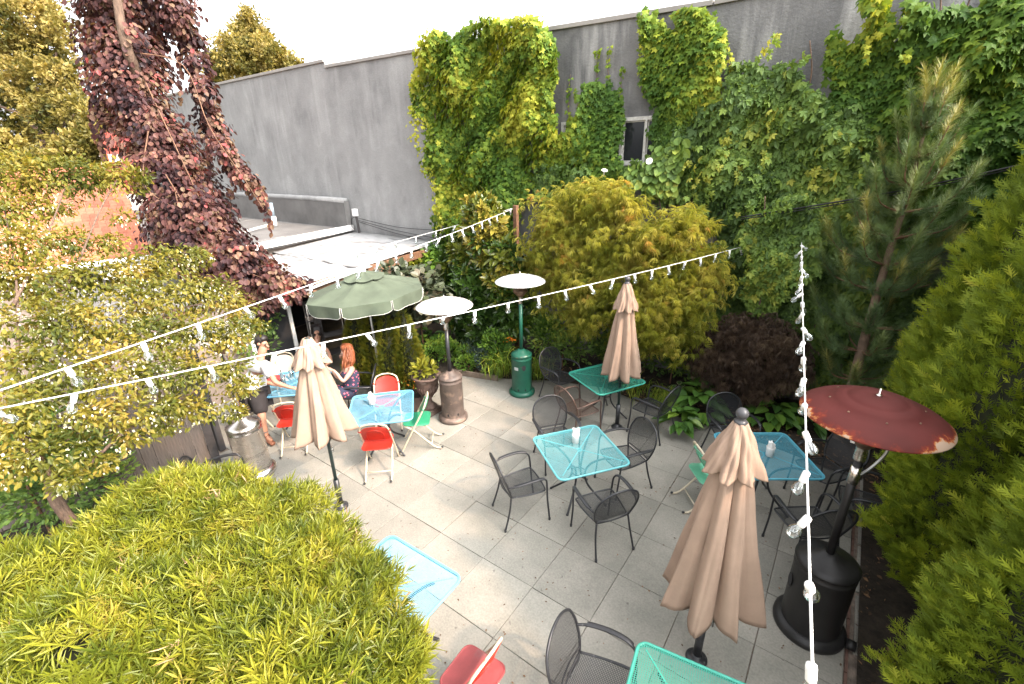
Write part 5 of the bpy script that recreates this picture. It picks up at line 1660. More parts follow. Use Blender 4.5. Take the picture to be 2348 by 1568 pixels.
M['beech_leaf'] = lmat('copper_beech_leaf', [(0, (.018, .010, .013)), (.35, (.058, .023, .024)), (.65, (.125, .052, .042)), (.88, (.20, .14, .085)), (1, (.30, .07, .07))], .55, .28, .3)
M['tree_leaf'] = lmat('broadleaf_tree', [(0, (.05, .06, .012)), (.5, (.19, .16, .035)), (1, (.42, .33, .11))], .55, .4)
M['maple_leaf'] = lmat('golden_maple_leaf', [(0, (.12, .15, .016)), (.5, (.29, .30, .045)), (.92, (.46, .41, .09)), (1, (.50, .32, .08))], .5, .45)
M['red_maple_leaf'] = lmat('dark_red_maple_leaf', [(0, (.045, .032, .025)), (.6, (.12, .082, .06)), (1, (.19, .14, .09))], .5, .35)
M['magnolia_leaf'] = lmat('magnolia_leaf', [(0, (0.017, 0.0408, 0.0085)), (.5, (0.0425, 0.085, 0.01275)), (.8, (0.153, 0.1615, 0.02125)), (1, (0.357, 0.272, 0.051))], .28, .15, .5)
M['pine_needle'] = lmat('pine_needle', [(0, (0.077, 0.132, 0.0605)), (.6, (0.165, 0.242, 0.0935)), (.85, (0.264, 0.297, 0.088)), (1, (0.374, 0.286, 0.077))], .45, .2)
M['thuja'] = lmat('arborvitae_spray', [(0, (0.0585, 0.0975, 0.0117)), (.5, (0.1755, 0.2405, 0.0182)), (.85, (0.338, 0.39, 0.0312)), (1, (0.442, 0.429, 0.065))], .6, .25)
M['gold_thuja'] = lmat('golden_arborvitae_spray', [(0, (0.0368, 0.0644, 0.00736)), (.5, (0.138, 0.1472, 0.01104)), (1, (0.3312, 0.2576, 0.0184))], .6, .25)
M['hosta_leaf'] = lmat('hosta_leaf', [(0, (0.039, 0.0975, 0.0234)), (.6, (0.0975, 0.208, 0.0364)), (1, (0.208, 0.312, 0.039))], .35, .2, .45)
M['hosta_cream'] = lmat('hosta_cream_margin', [(0, (.50, .52, .33)), (1, (.62, .62, .40))], .4, .2)
M['grass_leaf'] = lmat('daylily_leaf', [(0, (0.065, 0.13, 0.0195)), (.6, (0.169, 0.26, 0.026)), (1, (0.364, 0.364, 0.052))], .45, .3)
M['herb_leaf'] = lmat('herb_leaf', [(0, (0.0462, 0.1078, 0.0231)), (.6, (0.1309, 0.2464, 0.0308)), (1, (0.2772, 0.3696, 0.0462))], .5, .3)
M['blue_leaf'] = lmat('blue_rue_leaf', [(0, (.04, .075, .06)), (1, (.15, .21, .17))], .6, .2)
M['yellow_leaf'] = lmat('yellow_leaf', [(0, (0.14, 0.168, 0.014)), (1, (0.364, 0.322, 0.035))], .5, .35)
M['dark_leaf'] = lmat('dark_round_leaf', [(0, (0.027, 0.039, 0.027)), (.6, (0.0675, 0.0825, 0.042)), (1, (0.15, 0.105, 0.075))], .4, .12)
M['orange_petal'] = lmat('orange_petal', [(0, (.75, .20, .02)), (1, (.85, .30, .03))], .5, .3)
M['white_petal'] = lmat('white_petal', [(0, (.80, .80, .78)), (1, (.88, .88, .86))], .5, .3)
M['core'] = pmat('shade_core', (.018, .022, .008), .95, var=.4, scale=12)  # near-black fill inside crowns, inner shade put into its colour

UP = np.array([0, 0, 1.0])


def BlY(px, py, Y, rpx):
    p = P(px, py, Y=Y); d = float((p - CAMP) @ RW[:, 2])
    return (p[0], p[1], p[2], rpx * d / FPX)


def rnd(n, g): return nz(g.normal(size=(n, 3)))


def stem(t, name, pts, r0, r1, mat, n=7, parent=None, sub=5):
    c = spl(pts, sub); b = MB(); b.tube(c - np.array(t.location), np.linspace(r0, r1, len(c)), n); return b.build(name, mat, parent or t)


def blob_plant(name, label, cat, base, blobs, n, tmpls, size, mat, part='crown', singles=0, single_name='leaf', tipmode='droop', droop=.4, seed=1, vnoise=.5, vscale=2.0, vbias=0.0, vtop=0.0,
               group=None, flat=1.0, shell=(.72, 1.06), cull=.68, lump=.18, lscale=2.2, rnd_n=.5, up=.25, hole=0.0, hscale=5.0):
    g = np.random.default_rng(seed)
    t = thing(name, label, cat, base, group=group)
    pos, out = blob_points(blobs, n, flat=flat, seed=seed, shell=shell, cull=cull, lump=lump, lscale=lscale, up=up)
    if hole:
        k = (sn(pos, hscale, seed + 9) * .6 + .4 * sn(pos, hscale * 2.3, seed + 11)) > hole
        pos, out = pos[k], out[k]
    n = len(pos)
    r1 = rnd(n, g)
    if tipmode == 'droop': tip = nz(out * .7 + r1 * .55 - UP * droop); nor = nz(out * .6 + UP * .6 + rnd(n, g) * rnd_n)
    elif tipmode == 'up': tip = nz(out * .8 + r1 * .4 + UP * droop); nor = nz(rnd(n, g) * .6 + UP * .3 + out * .3)
    elif tipmode == 'spray': tip = nz(out * .55 + UP * .75 + r1 * .35); nor = nz(np.cross(out, UP) + rnd(n, g) * .6)
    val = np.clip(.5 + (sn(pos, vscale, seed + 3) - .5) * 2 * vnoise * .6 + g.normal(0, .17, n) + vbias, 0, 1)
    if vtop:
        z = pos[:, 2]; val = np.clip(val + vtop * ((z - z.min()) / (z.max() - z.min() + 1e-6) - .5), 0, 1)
    sz = g.uniform(.75, 1.2, n) * size
    ex = np.clip(((CAMP - pos) * out).sum(1) / np.linalg.norm(CAMP - pos, axis=1) + .3, .05, 1)
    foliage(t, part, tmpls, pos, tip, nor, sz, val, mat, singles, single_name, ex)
    return t


# ---------------------------------------------------------------- climbers on the wall
def inside(poly, x, y):
    poly = np.asarray(poly, float); c = np.zeros(len(x), bool); j = len(poly) - 1
    for i in range(len(poly)):
        xi, yi = poly[i]; xj, yj = poly[j]
        c ^= ((yi > y) != (yj > y)) & (x < (xj - xi) * (y - yi) / (yj - yi + 1e-12) + xi); j = i
    return c


def Pv(px, py, Y):
    v = np.stack([px - 1174.0, py - 784.0, np.full(len(px), FPX)], 1) @ RW.T
    return CAMP + v * (Y / v[:, 1])[:, None]


def climber(name, label, polys, n, Yw, bulge, tmpls, size, mat, seed, strands=(), ragged=14, vtop=0.0, vbias=0.0, droop=.9, lumps=1.5, single_name='leaf', singles=300, outn=.75, vnoise=.6, group='climbers on the stucco wall', stems=4, soft=1.0):
    g = np.random.default_rng(seed)
    allp = np.concatenate([np.array(p, float) for p in polys]); lo, hi = allp.min(0), allp.max(0)
    X, Y_ = [], []
    while sum(map(len, X)) < n:
        m = n * 3
        x = g.uniform(lo[0], hi[0], m); y = g.uniform(lo[1], hi[1], m)
        xj = x + g.normal(0, ragged, m) * .6 + ragged * np.sin(y / 23.0 + seed); yj = y + g.normal(0, ragged, m) * .6 + ragged * np.sin(x / 19.0)
        k = np.zeros(m, bool)
        for p in polys: k |= inside(p, xj, yj)
        X.append(x[k]); Y_.append(y[k])
    px = np.concatenate(X)[:n]; py = np.concatenate(Y_)[:n]
    sx, sy = [], []
    for pts, cnt, wob in strands:
        c = spl([(a, b, 0) for a, b in pts], 8)[:, :2]; s = g.uniform(0, len(c) - 1.001, cnt); i = s.astype(int); f = (s - i)[:, None]
        q = c[i] * (1 - f) + c[i + 1] * f + g.normal(0, wob, (cnt, 2)); sx.append(q[:, 0]); sy.append(q[:, 1])
    ns = 0
    if sx:
        ns = sum(map(len, sx)); px = np.concatenate([px] + sx); py = np.concatenate([py] + sy)
    pos = Pv(px, py, np.full(len(px), Yw))
    fl = np.clip(sn(pos, lumps, seed) * 1.25 - .1, 0, 1) * .7 + .3 * sn(pos, lumps * 2.7, seed + 5)
    if ns: fl[-ns:] = .04 if bulge < .33 else .95
    off = bulge * fl * g.uniform(.35, 1.05, len(px)) + .03
    gx = sn(pos + [.15, 0, 0], lumps, seed) - sn(pos - [.15, 0, 0], lumps, seed); gz = sn(pos + [0, 0, .15], lumps, seed) - sn(pos - [0, 0, .15], lumps, seed)
    pos = pos + (CAMP - pos) / np.linalg.norm(CAMP - pos, axis=1)[:, None] * (off * 1.1)[:, None]
    m = len(pos)
    out = nz(np.stack([-gx * bulge * 6, -np.ones(m) * outn, -gz * bulge * 6 + .45], 1))
    nor = nz(out + rnd(m, g) * .45)
    tip = nz(-UP * droop + rnd(m, g) * .55 + out * .25)
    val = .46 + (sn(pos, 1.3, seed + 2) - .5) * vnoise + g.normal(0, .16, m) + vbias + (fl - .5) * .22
    val = val + vtop * ((pos[:, 2] - pos[:, 2].min()) / (np.ptp(pos[:, 2]) + 1e-6) - .5)  # upper leaves yellower, new growth plus sun put into the colour
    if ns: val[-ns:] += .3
    sz = g.uniform(.7, 1.2, m) * size
    if ns: sz[-ns:] *= .72
    base = (float(pos[:, 0].mean()), Yw - .1, .02)
    t = thing(name, label, 'climbing plant', base, group=group)
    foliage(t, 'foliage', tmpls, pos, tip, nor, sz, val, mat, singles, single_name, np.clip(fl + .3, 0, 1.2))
    for pts, cnt, wob in strands:
        if wob < 6.5: stem(t, 'runner', [P(a, b, Y=Yw + .03) for a, b in pts], .006, .003, M['twig'], 5)
    for k in range(stems):
        x0 = base[0] + g.uniform(-.6, .6) * np.ptp(pos[:, 0]) * .5; zt = pos[:, 2].max() - .4
        q = [(x0, Yw - .06, .0)]
        z = 0
        while z < zt: z += .5; x0 += g.normal(0, .10); q.append((x0, Yw - .05 - .02 * g.random(), z))
        stem(t, 'vine_stem', q, .028, .008, M['bark'], 6)
    return t


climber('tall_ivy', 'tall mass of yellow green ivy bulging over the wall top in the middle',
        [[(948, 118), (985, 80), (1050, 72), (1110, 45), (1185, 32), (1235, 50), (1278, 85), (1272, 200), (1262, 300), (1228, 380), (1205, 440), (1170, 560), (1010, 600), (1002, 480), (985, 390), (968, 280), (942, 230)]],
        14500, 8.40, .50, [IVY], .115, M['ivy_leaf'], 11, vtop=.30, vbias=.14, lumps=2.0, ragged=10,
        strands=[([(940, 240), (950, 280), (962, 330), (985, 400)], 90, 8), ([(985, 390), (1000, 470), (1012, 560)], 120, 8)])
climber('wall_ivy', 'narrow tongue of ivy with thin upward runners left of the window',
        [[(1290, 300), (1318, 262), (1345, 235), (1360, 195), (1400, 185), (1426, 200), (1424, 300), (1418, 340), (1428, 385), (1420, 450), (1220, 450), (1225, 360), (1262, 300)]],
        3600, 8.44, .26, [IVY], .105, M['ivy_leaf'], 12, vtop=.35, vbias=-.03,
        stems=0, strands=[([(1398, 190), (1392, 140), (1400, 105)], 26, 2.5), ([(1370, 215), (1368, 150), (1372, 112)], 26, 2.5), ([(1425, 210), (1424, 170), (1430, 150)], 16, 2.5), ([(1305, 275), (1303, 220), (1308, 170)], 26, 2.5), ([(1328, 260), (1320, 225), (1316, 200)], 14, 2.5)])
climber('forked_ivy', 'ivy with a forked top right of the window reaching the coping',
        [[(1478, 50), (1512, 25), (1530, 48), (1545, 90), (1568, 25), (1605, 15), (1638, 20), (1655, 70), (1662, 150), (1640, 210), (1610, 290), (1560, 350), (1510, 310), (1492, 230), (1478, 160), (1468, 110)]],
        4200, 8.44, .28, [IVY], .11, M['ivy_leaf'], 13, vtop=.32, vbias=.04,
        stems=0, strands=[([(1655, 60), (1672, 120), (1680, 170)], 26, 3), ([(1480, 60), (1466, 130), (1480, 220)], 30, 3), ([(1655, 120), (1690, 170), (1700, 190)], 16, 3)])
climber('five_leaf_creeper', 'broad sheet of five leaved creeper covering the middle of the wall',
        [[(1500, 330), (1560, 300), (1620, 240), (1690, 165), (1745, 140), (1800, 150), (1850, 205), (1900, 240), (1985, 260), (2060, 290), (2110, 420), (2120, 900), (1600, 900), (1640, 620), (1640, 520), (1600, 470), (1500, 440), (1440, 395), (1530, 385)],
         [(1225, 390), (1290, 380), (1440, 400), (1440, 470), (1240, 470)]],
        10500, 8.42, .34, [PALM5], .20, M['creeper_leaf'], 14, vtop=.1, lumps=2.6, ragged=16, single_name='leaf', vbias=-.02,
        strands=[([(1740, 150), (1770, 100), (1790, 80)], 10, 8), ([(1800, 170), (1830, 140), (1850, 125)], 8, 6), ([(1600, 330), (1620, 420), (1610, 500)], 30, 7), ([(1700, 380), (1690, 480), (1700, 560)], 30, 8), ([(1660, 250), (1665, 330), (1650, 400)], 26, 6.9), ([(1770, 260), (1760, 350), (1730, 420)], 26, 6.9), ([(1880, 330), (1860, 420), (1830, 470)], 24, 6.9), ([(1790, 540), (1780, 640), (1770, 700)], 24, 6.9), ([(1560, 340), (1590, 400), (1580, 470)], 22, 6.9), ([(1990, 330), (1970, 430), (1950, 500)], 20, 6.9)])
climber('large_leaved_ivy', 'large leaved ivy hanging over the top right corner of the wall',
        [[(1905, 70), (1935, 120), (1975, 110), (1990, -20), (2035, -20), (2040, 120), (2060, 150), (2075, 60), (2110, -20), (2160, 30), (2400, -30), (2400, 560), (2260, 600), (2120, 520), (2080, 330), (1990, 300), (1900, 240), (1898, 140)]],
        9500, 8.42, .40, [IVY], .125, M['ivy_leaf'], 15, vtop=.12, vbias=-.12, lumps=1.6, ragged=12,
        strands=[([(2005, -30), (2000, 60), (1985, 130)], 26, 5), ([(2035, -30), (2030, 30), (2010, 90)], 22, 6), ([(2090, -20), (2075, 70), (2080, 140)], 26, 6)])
climber('hanging_creeper', 'pale drooping curtain of creeper above the right festoon string',
        [[(1720, 480), (1790, 450), (1850, 460), (1885, 520), (1870, 600), (1850, 640), (1780, 700), (1730, 720), (1700, 640), (1715, 560)]],
        1700, 7.9, .35, [PALM5], .155, M['creeper_leaf'], 16, vbias=.14, lumps=2.4, stems=1)
climber('bright_bindweed', 'bright green bindweed patch right of the window with white trumpets',
        [[(1515, 320), (1570, 310), (1570, 380), (1520, 440), (1440, 440), (1440, 400), (1500, 385)]],
        420, 8.2, .25, [ROUND], .15, M['creeper_leaf'], 17, vbias=.35, stems=1, singles=150)
for k, (px, py) in enumerate([(1386, 392), (1489, 370)]):
    q = P(px, py, Y=7.85); t = thing('white_trumpet_flower', ['white trumpet flower above the golden maple', 'white trumpet flower below the window corner'][k], 'flower', tuple(q), group='white trumpet flowers')
    b = MB(); b.lathe([(.006, -.10), (.012, -.03), (.03, 0), (.055, .015), (.05, .016), (.02, -.01)], 14, cap=False); o = b.build('trumpet', M['white_ceramic'], t); o.rotation_euler = (R(65 if k else 20), R(20), 0)

# ---------------------------------------------------------------- weeping copper beech
D = 8.4
bb = [(285, -60, 130), (255, 40, 68), (322, 40, 62), (235, 110, 50), (300, 130, 75), (340, 150, 40), (245, 190, 42), (310, 215, 68), (255, 260, 38), (335, 270, 55), (300, 320, 45), (375, 335, 72), (360, 400, 62), (405, 400, 70), (430, 460, 80), (395, 470, 62), (455, 520, 85), (390, 540, 52), (490, 570, 80), (440, 580, 60), (535, 605, 68), (585, 632, 55), (630, 650, 45), (668, 662, 34), (700, 655, 20), (560, 665, 50), (605, 685, 36), (520, 660, 50),
      (402, 30, 44), (434, 90, 33), (452, 150, 31), (464, 205, 29), (478, 255, 27), (490, 300, 32), (510, 340, 28), (535, 375, 25), (560, 405, 24), (585, 430, 20), (600, 462, 14)]
g = np.random.default_rng(3)
beech = blob_plant('copper_beech', 'weeping copper beech with dark purple leaves hanging over the roofs', 'tree', (-9.6, 3.2, 0),
                   [Bl(x, y, D + g.uniform(-.35, .35), r) for x, y, r in bb], 26000, [ROUND], .090, M['beech_leaf'], seed=21, singles=300, droop=1.1, vnoise=.7, vscale=2.6, cull=.6, lump=.25, lscale=3.5, shell=(.35, 1.12), rnd_n=.45)
tr = [P(258, -90, d=D - .9), P(275, 40, d=D - .8), P(295, 120, d=D - .66), P(325, 200, d=D - .3), P(390, 430, d=D + .3), P(430, 640, d=D + .5)]
stem(beech, 'trunk', tr + [np.array([-9.6, 3.2, 0])], .055, .14, M['bark'], 10)
for k, pts in enumerate([[(330, 180), (400, 330), (470, 480), (530, 600), (640, 650)], [(300, 120), (420, 150), (480, 290), (560, 410), (605, 480)], [(380, 400), (440, 500), (500, 620)], [(340, 300), (330, 420), (390, 470)], [(400, 430), (430, 560), (470, 660)]]):
    stem(beech, 'branch', [P(x, y, d=D - .50 - .10 * (k % 2)) for x, y in pts], .011, .004, M['twig'], 6)
# thin dangling ends
gd = np.random.default_rng(5); pos = []
for (x0, y0, x1, y1, c) in [(600, 440, 622, 530, 40), (585, 420, 600, 480, 30), (545, 400, 520, 450, 26), (470, 300, 480, 390, 26), (205, 200, 215, 330, 36), (190, 60, 205, 200, 30), (222, 300, 240, 360, 20), (265, 360, 275, 420, 16), (660, 660, 700, 645, 30), (590, 690, 610, 715, 20), (405, 110, 412, 230, 30)]:
    s = gd.uniform(0, 1, c); pos.append(np.array([P(x0 + (x1 - x0) * q + gd.normal(0, 4), y0 + (y1 - y0) * q + gd.normal(0, 4), d=D + gd.normal(0, .08)) for q in s]))
pos = np.concatenate(pos); m = len(pos)
foliage(beech, 'dangling_twigs', [ROUND], pos, nz(-UP + rnd(m, gd) * .5), nz(rnd(m, gd) + nz(CAMP - pos)), gd.uniform(.07, .12, m), gd.uniform(.1, 1, m), M['beech_leaf'])

# ---------------------------------------------------------------- flowering snowbell tree at the left
sb = [(30, 410, 5.2, 70), (110, 405, 5.2, 62), (200, 405, 5.4, 58), (275, 410, 5.5, 48), (325, 405, 5.5, 24), (20, 490, 5.0, 60), (120, 470, 5.2, 46), (60, 560, 4.7, 66), (165, 560, 5.0, 44), (285, 500, 5.4, 26), (255, 555, 5.2, 30),
      (20, 640, 4.5, 66), (110, 650, 4.6, 74), (215, 640, 4.8, 66), (310, 625, 5.0, 56), (390, 600, 5.2, 50), (450, 590, 5.4, 36), (330, 690, 4.8, 62), (430, 670, 5.0, 60), (500, 680, 5.2, 46), (545, 720, 5.3, 34),
      (40, 740, 4.2, 70), (140, 740, 4.3, 74), (240, 745, 4.5, 74), (350, 770, 4.6, 70), (450, 760, 4.8, 62), (530, 770, 5.0, 42), (580, 745, 5.1, 26), (60, 840, 3.9, 66), (160, 840, 4.0, 70), (270, 850, 4.2, 66), (370, 860, 4.4, 60), (460, 850, 4.6, 50), (530, 840, 4.8, 34), (560, 890, 4.8, 28), (510, 930, 4.7, 34), (440, 940, 4.5, 40),
      (100, 930, 3.8, 56), (200, 950, 3.9, 60), (310, 940, 4.1, 54), (390, 930, 4.3, 40), (300, 1000, 4.1, 44), (190, 1020, 3.9, 44), (380, 985, 4.3, 26), (545, 945, 4.8, 22), (535, 880, 4.8, 20), (240, 1060, 4.0, 30), (40, 1000, 3.7, 60), (110, 1040, 3.6, 52), (20, 1080, 3.6, 50), (160, 1100, 3.6, 40), (60, 930, 3.7, 50)]
snow = blob_plant('snowbell_tree', 'yellowing small leaved tree dotted with white flowers at the left', 'tree', (-4.95, .45, 0),
                  [Bl(*q) for q in sb], 31000, [LANCE, OVAL], .054, M['snow_leaf'], seed=31, singles=300, droop=.35, flat=.72, vnoise=.6, vscale=3.0, cull=.4, lump=.48, lscale=5.0, shell=(.2, 1.2), hole=.28, hscale=3.4)
g = np.random.default_rng(32)
fp, fo = blob_points([Bl(*q) for q in sb[5:]], 2900, flat=.62, seed=33, shell=(.6, 1.12), lump=.3, cull=.5)
FLOW = fan([(.3, .5, 0), (.1, 1, .1), (-.25, .8, -.15), (-.35, .4, .1), (-.1, .1, -.1), (.2, .2, .15)], center=(0, .5, .3))
foliage(snow, 'flowers', [FLOW], fp - UP * .03, nz(-UP + rnd(len(fp), g) * .4), rnd(len(fp), g), g.uniform(.014, .038, len(fp)), g.uniform(0, 1, len(fp)), M['snow_flower'], 120, 'flower')
b0 = P(128, 1120, d=3.7)
stem(snow, 'trunk', [np.array([-4.95, .45, 0]), P(150, 1180, d=3.9), P(110, 1090, d=3.75), P(45, 990, d=3.8), P(-30, 900, d=3.9), P(-80, 780, d=4.0)], .05, .028, M['bark'], 9)
for pts in [[(110, 1090, 3.75), (180, 960, 4.0), (260, 800, 4.4), (330, 650, 4.9)], [(20, 960, 3.8), (40, 800, 4.0), (35, 620, 4.5), (10, 480, 5.0)], [(190, 1080, 3.9), (300, 980, 4.1), (440, 900, 4.5), (540, 840, 4.8)], [(120, 720, 4.3), (180, 600, 4.8), (230, 480, 5.2), (270, 410, 5.4)], [(30, 700, 4.2), (100, 560, 4.8), (150, 430, 5.2)], [(250, 820, 4.4), (380, 720, 4.8), (500, 690, 5.1)]]:
    stem(snow, 'branch', [P(x, y, d=d) for x, y, d in pts], .016, .006, M['bark'], 6)

# ---------------------------------------------------------------- foreground bush
wb = [Bl(*q) for q in [(610, 1312, 3.9, 182), (780, 1436, 3.3, 145), (690, 1362, 3.6, 155), (430, 1296, 4.0, 198), (200, 1410, 3.6, 180), (885, 1550, 2.85, 92), (600, 1510, 3.2, 250), (300, 1560, 3.0, 255), (20, 1500, 3.2, 222), (700, 1650, 2.7, 245), (830, 1495, 3.05, 108), (510, 1282, 4.0, 168), (330, 1335, 3.9, 175)]]
bush = blob_plant('foreground_bush', 'large rounded yellow green bush with narrow whorled leaves in the foreground', 'bush', (-3.4, -.1, 0), wb, 15500, WHORLS, .098, M['bush_leaf'], seed=41, singles=300, single_name='leafy_sprig',
                  tipmode='up', droop=.55, vnoise=.55, vscale=4.0, vtop=.1, cull=.80, lump=.11, lscale=4.5, shell=(.66, 1.08), up=.5, hole=.33, hscale=4.2)
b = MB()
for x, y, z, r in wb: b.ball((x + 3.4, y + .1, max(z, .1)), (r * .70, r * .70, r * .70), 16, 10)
b.build('dark_core_balls', M['core'], bush)  # solid dark balls, the bush's inner shade as colour
g = np.random.default_rng(43)
for k in range(26):
    a = np.array([-3.4 + g.uniform(-1, 1), -.1 + g.uniform(-.5, .5), 0]); i = g.integers(len(wb)); q = np.array(wb[i][:3]) + nz(g.normal(size=3) + [0, 0, 1]) * wb[i][3] * .9
    stem(bush, 'twig', [a, (a + q) / 2 + [0, 0, .2], q], .014, .004, M['twig'], 5)
# withered sprays
wp, wo = blob_points(wb, 500, seed=45, shell=(1.0, 1.08), cull=.95, lump=.11, lscale=4.5, up=.5)
vis = np.argsort(-((CAMP - wp) * wo).sum(1))[:260]; sel = g.choice(vis, 16, replace=False)
gp = np.repeat(wp[sel], 7, 0) + g.normal(0, .035, (112, 3)) + np.repeat(wo[sel], 7, 0) * .05
foliage(bush, 'withered_leaves', [NARROW], gp, nz(rnd(112, g) + UP * .2), rnd(112, g), g.uniform(.05, .11, 112), g.uniform(0, 1, 112), lmat('withered_leaf', [(0, (.22, .12, .06)), (1, (.46, .33, .19))], .7, .2), 60, 'withered_leaf')
for k in range(40):
    q = wp[g.integers(len(wp))]; a = q - nz(q - np.array([-3.4, -.1, .3])) * .35
    stem(bush, 'shoot', [a, (a + q) / 2 + g.normal(0, .02, 3), q + g.normal(0, .03, 3)], .005, .003, M['twig'], 5)

# ---------------------------------------------------------------- arborvitae
def make_thuja(name, label, H, r0, n, size, mat, seed, cat='conifer', group=None, loc=(0, 0, 0), pw=1.15, base=.02):
    g = np.random.default_rng(seed)
    t = thing(name, label, cat, loc, group=group)
    L = np.array(loc, float)
    u = 1 - np.sqrt(g.uniform(0, 1, n)); z = base + u * (H - base)
    a = g.uniform(0, 2 * PI, n)
    rr = r0 * (1 - (u) ** pw) ** .85 * np.clip(.55 + u * 4, 0, 1)
    q = np.stack([np.cos(a) * 2, np.sin(a) * 2, z * 1.1], 1)
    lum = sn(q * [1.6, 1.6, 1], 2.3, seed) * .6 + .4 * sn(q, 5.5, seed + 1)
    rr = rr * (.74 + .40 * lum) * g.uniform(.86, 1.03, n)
    pos = np.stack([np.cos(a) * rr, np.sin(a) * rr, z], 1) + L
    out = np.stack([np.cos(a), np.sin(a), np.zeros(n)], 1)
    tip = nz(out * .65 + UP * .7 + rnd(n, g) * .35); nor = nz(np.cross(out, UP) + rnd(n, g) * .7)
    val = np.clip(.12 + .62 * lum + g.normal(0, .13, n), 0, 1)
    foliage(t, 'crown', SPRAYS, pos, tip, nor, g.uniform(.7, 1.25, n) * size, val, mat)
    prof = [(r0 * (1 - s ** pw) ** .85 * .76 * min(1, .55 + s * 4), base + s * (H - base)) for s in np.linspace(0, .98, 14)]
    b = MB(); b.lathe(prof, 20); b.build('dark_core_cone', M['core'], t)  # solid dark cone, the crown's inner shade as colour
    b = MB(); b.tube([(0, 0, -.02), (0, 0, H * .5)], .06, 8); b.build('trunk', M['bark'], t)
    return t


G_H = 'arborvitae hedge along the right side'
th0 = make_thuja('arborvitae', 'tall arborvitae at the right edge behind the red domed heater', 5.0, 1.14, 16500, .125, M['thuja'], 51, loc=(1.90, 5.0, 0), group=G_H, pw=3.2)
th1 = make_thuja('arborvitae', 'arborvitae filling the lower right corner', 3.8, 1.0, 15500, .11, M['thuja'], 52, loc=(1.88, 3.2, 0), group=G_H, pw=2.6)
for (x, y, s, rz, lab) in [(2.1, 6.6, 1.12, 2.0, 'farthest arborvitae of the hedge, next to the pine'), (2.3, 4.1, 1.02, 4.0, 'arborvitae in the middle of the right hedge')]:
    o = copy_tree(th0); o.location = (x, y, 0); o.rotation_euler = (0, 0, rz); o.scale = (s, s, s); o['label'] = lab
for (x, y, s, rz) in [(2.6, 1.8, .8, 1.0), (2.5, 8.1, 1.05, 3.0), (3.9, 5.8, 1.25, .6), (4.0, 7.4, 1.3, 3.7), (4.0, 9.0, 1.35, 4.4)]:  # unseen trees added to cast shade over the patio
    o = copy_tree(th0); o.location = (x, y, 0); o.rotation_euler = (0, 0, rz); o.scale = (s, s, s); o['label'] = 'unseen arborvitae added beside the right hedge to shade the patio'
G_G = 'small golden arborvitae'
g0 = make_thuja('golden_arborvitae', 'golden arborvitae left of the green umbrella pole', 1.5, .30, 2600, .10, M['gold_thuja'], 53, loc=(*P(832, 882, z=0)[:2], 0), group=G_G, pw=1.6)
for (px, py, s, lab) in [(872, 880, 1.08, 'golden arborvitae right behind the green umbrella pole'), (905, 893, 1.02, 'golden arborvitae between the umbrella pole and the urn'), (942, 888, 1.05, 'golden arborvitae nearest the stone urn')]:
    o = copy_tree(g0); q = P(px, py, z=0); o.location = (q[0], q[1], 0); o.rotation_euler = (0, 0, px * .7); o.scale = (s, s, s); o['label'] = lab

# ---------------------------------------------------------------- golden cut-leaf maple
mb = [(1285, 495, 66), (1345, 460, 52), (1400, 455, 50), (1440, 480, 40), (1250, 560, 56), (1320, 560, 74), (1400, 545, 74), (1480, 560, 66), (1545, 530, 54), (1590, 515, 40), (1625, 520, 24), (1215, 600, 34), (1265, 640, 56), (1345, 640, 72), (1430, 630, 76), (1520, 620, 74), (1595, 590, 58), (1310, 700, 50), (1400, 705, 66), (1490, 710, 76), (1570, 690, 62), (1625, 650, 36), (1440, 770, 50), (1530, 770, 56), (1585, 750, 36), (1350, 745, 36)]
g = np.random.default_rng(6)
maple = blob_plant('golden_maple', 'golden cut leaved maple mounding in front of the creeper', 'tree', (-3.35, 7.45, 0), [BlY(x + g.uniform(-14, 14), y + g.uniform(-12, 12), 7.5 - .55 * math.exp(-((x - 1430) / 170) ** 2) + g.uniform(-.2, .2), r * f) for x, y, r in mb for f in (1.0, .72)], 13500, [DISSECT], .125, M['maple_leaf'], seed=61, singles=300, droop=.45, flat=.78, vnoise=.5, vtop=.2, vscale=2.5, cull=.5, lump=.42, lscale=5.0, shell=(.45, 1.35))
for pts in [[(1430, 850, 7.3), (1400, 750, 7.3), (1330, 620, 7.35), (1290, 520, 7.4)], [(1430, 850, 7.3), (1450, 700, 7.1), (1420, 560, 7.1), (1400, 470, 7.2)], [(1430, 850, 7.3), (1500, 720, 7.2), (1550, 620, 7.3), (1600, 530, 7.4)], [(1430, 850, 7.3), (1540, 780, 7.2), (1600, 740, 7.3)]]:
    stem(maple, 'branch', [P(x, y, Y=d) for x, y, d in pts], .035, .010, M['bark'], 7)
stem(maple, 'trunk', [np.array([-3.35, 7.45, 0]), P(1430, 850, Y=7.3)], .06, .045, M['bark'], 9)

# ---------------------------------------------------------------- dark red maple mound
rb = [(1635, 790, 44), (1700, 765, 54), (1760, 770, 50), (1815, 795, 40), (1615, 830, 36), (1690, 820, 58), (1765, 825, 56), (1830, 840, 34), (1660, 865, 42), (1730, 875, 46), (1795, 875, 34), (1735, 905, 24), (1600, 800, 20)]
rmap = blob_plant('dark_red_maple', 'low dark red cut leaved maple mound left of the pine', 'shrub', (-.95, 7.5, 0), [BlY(x, y, 7.5, r) for x, y, r in rb], 4200, [DISSECT], .115, M['red_maple_leaf'], seed=62, singles=200, droop=.8, flat=.7, vnoise=.5, shell=(.45, 1.35), lump=.35, lscale=5)
stem(rmap, 'trunk', [np.array([-.95, 7.5, 0]), P(1720, 860, Y=7.5), P(1715, 790, Y=7.5)], .045, .02, M['bark'], 8)

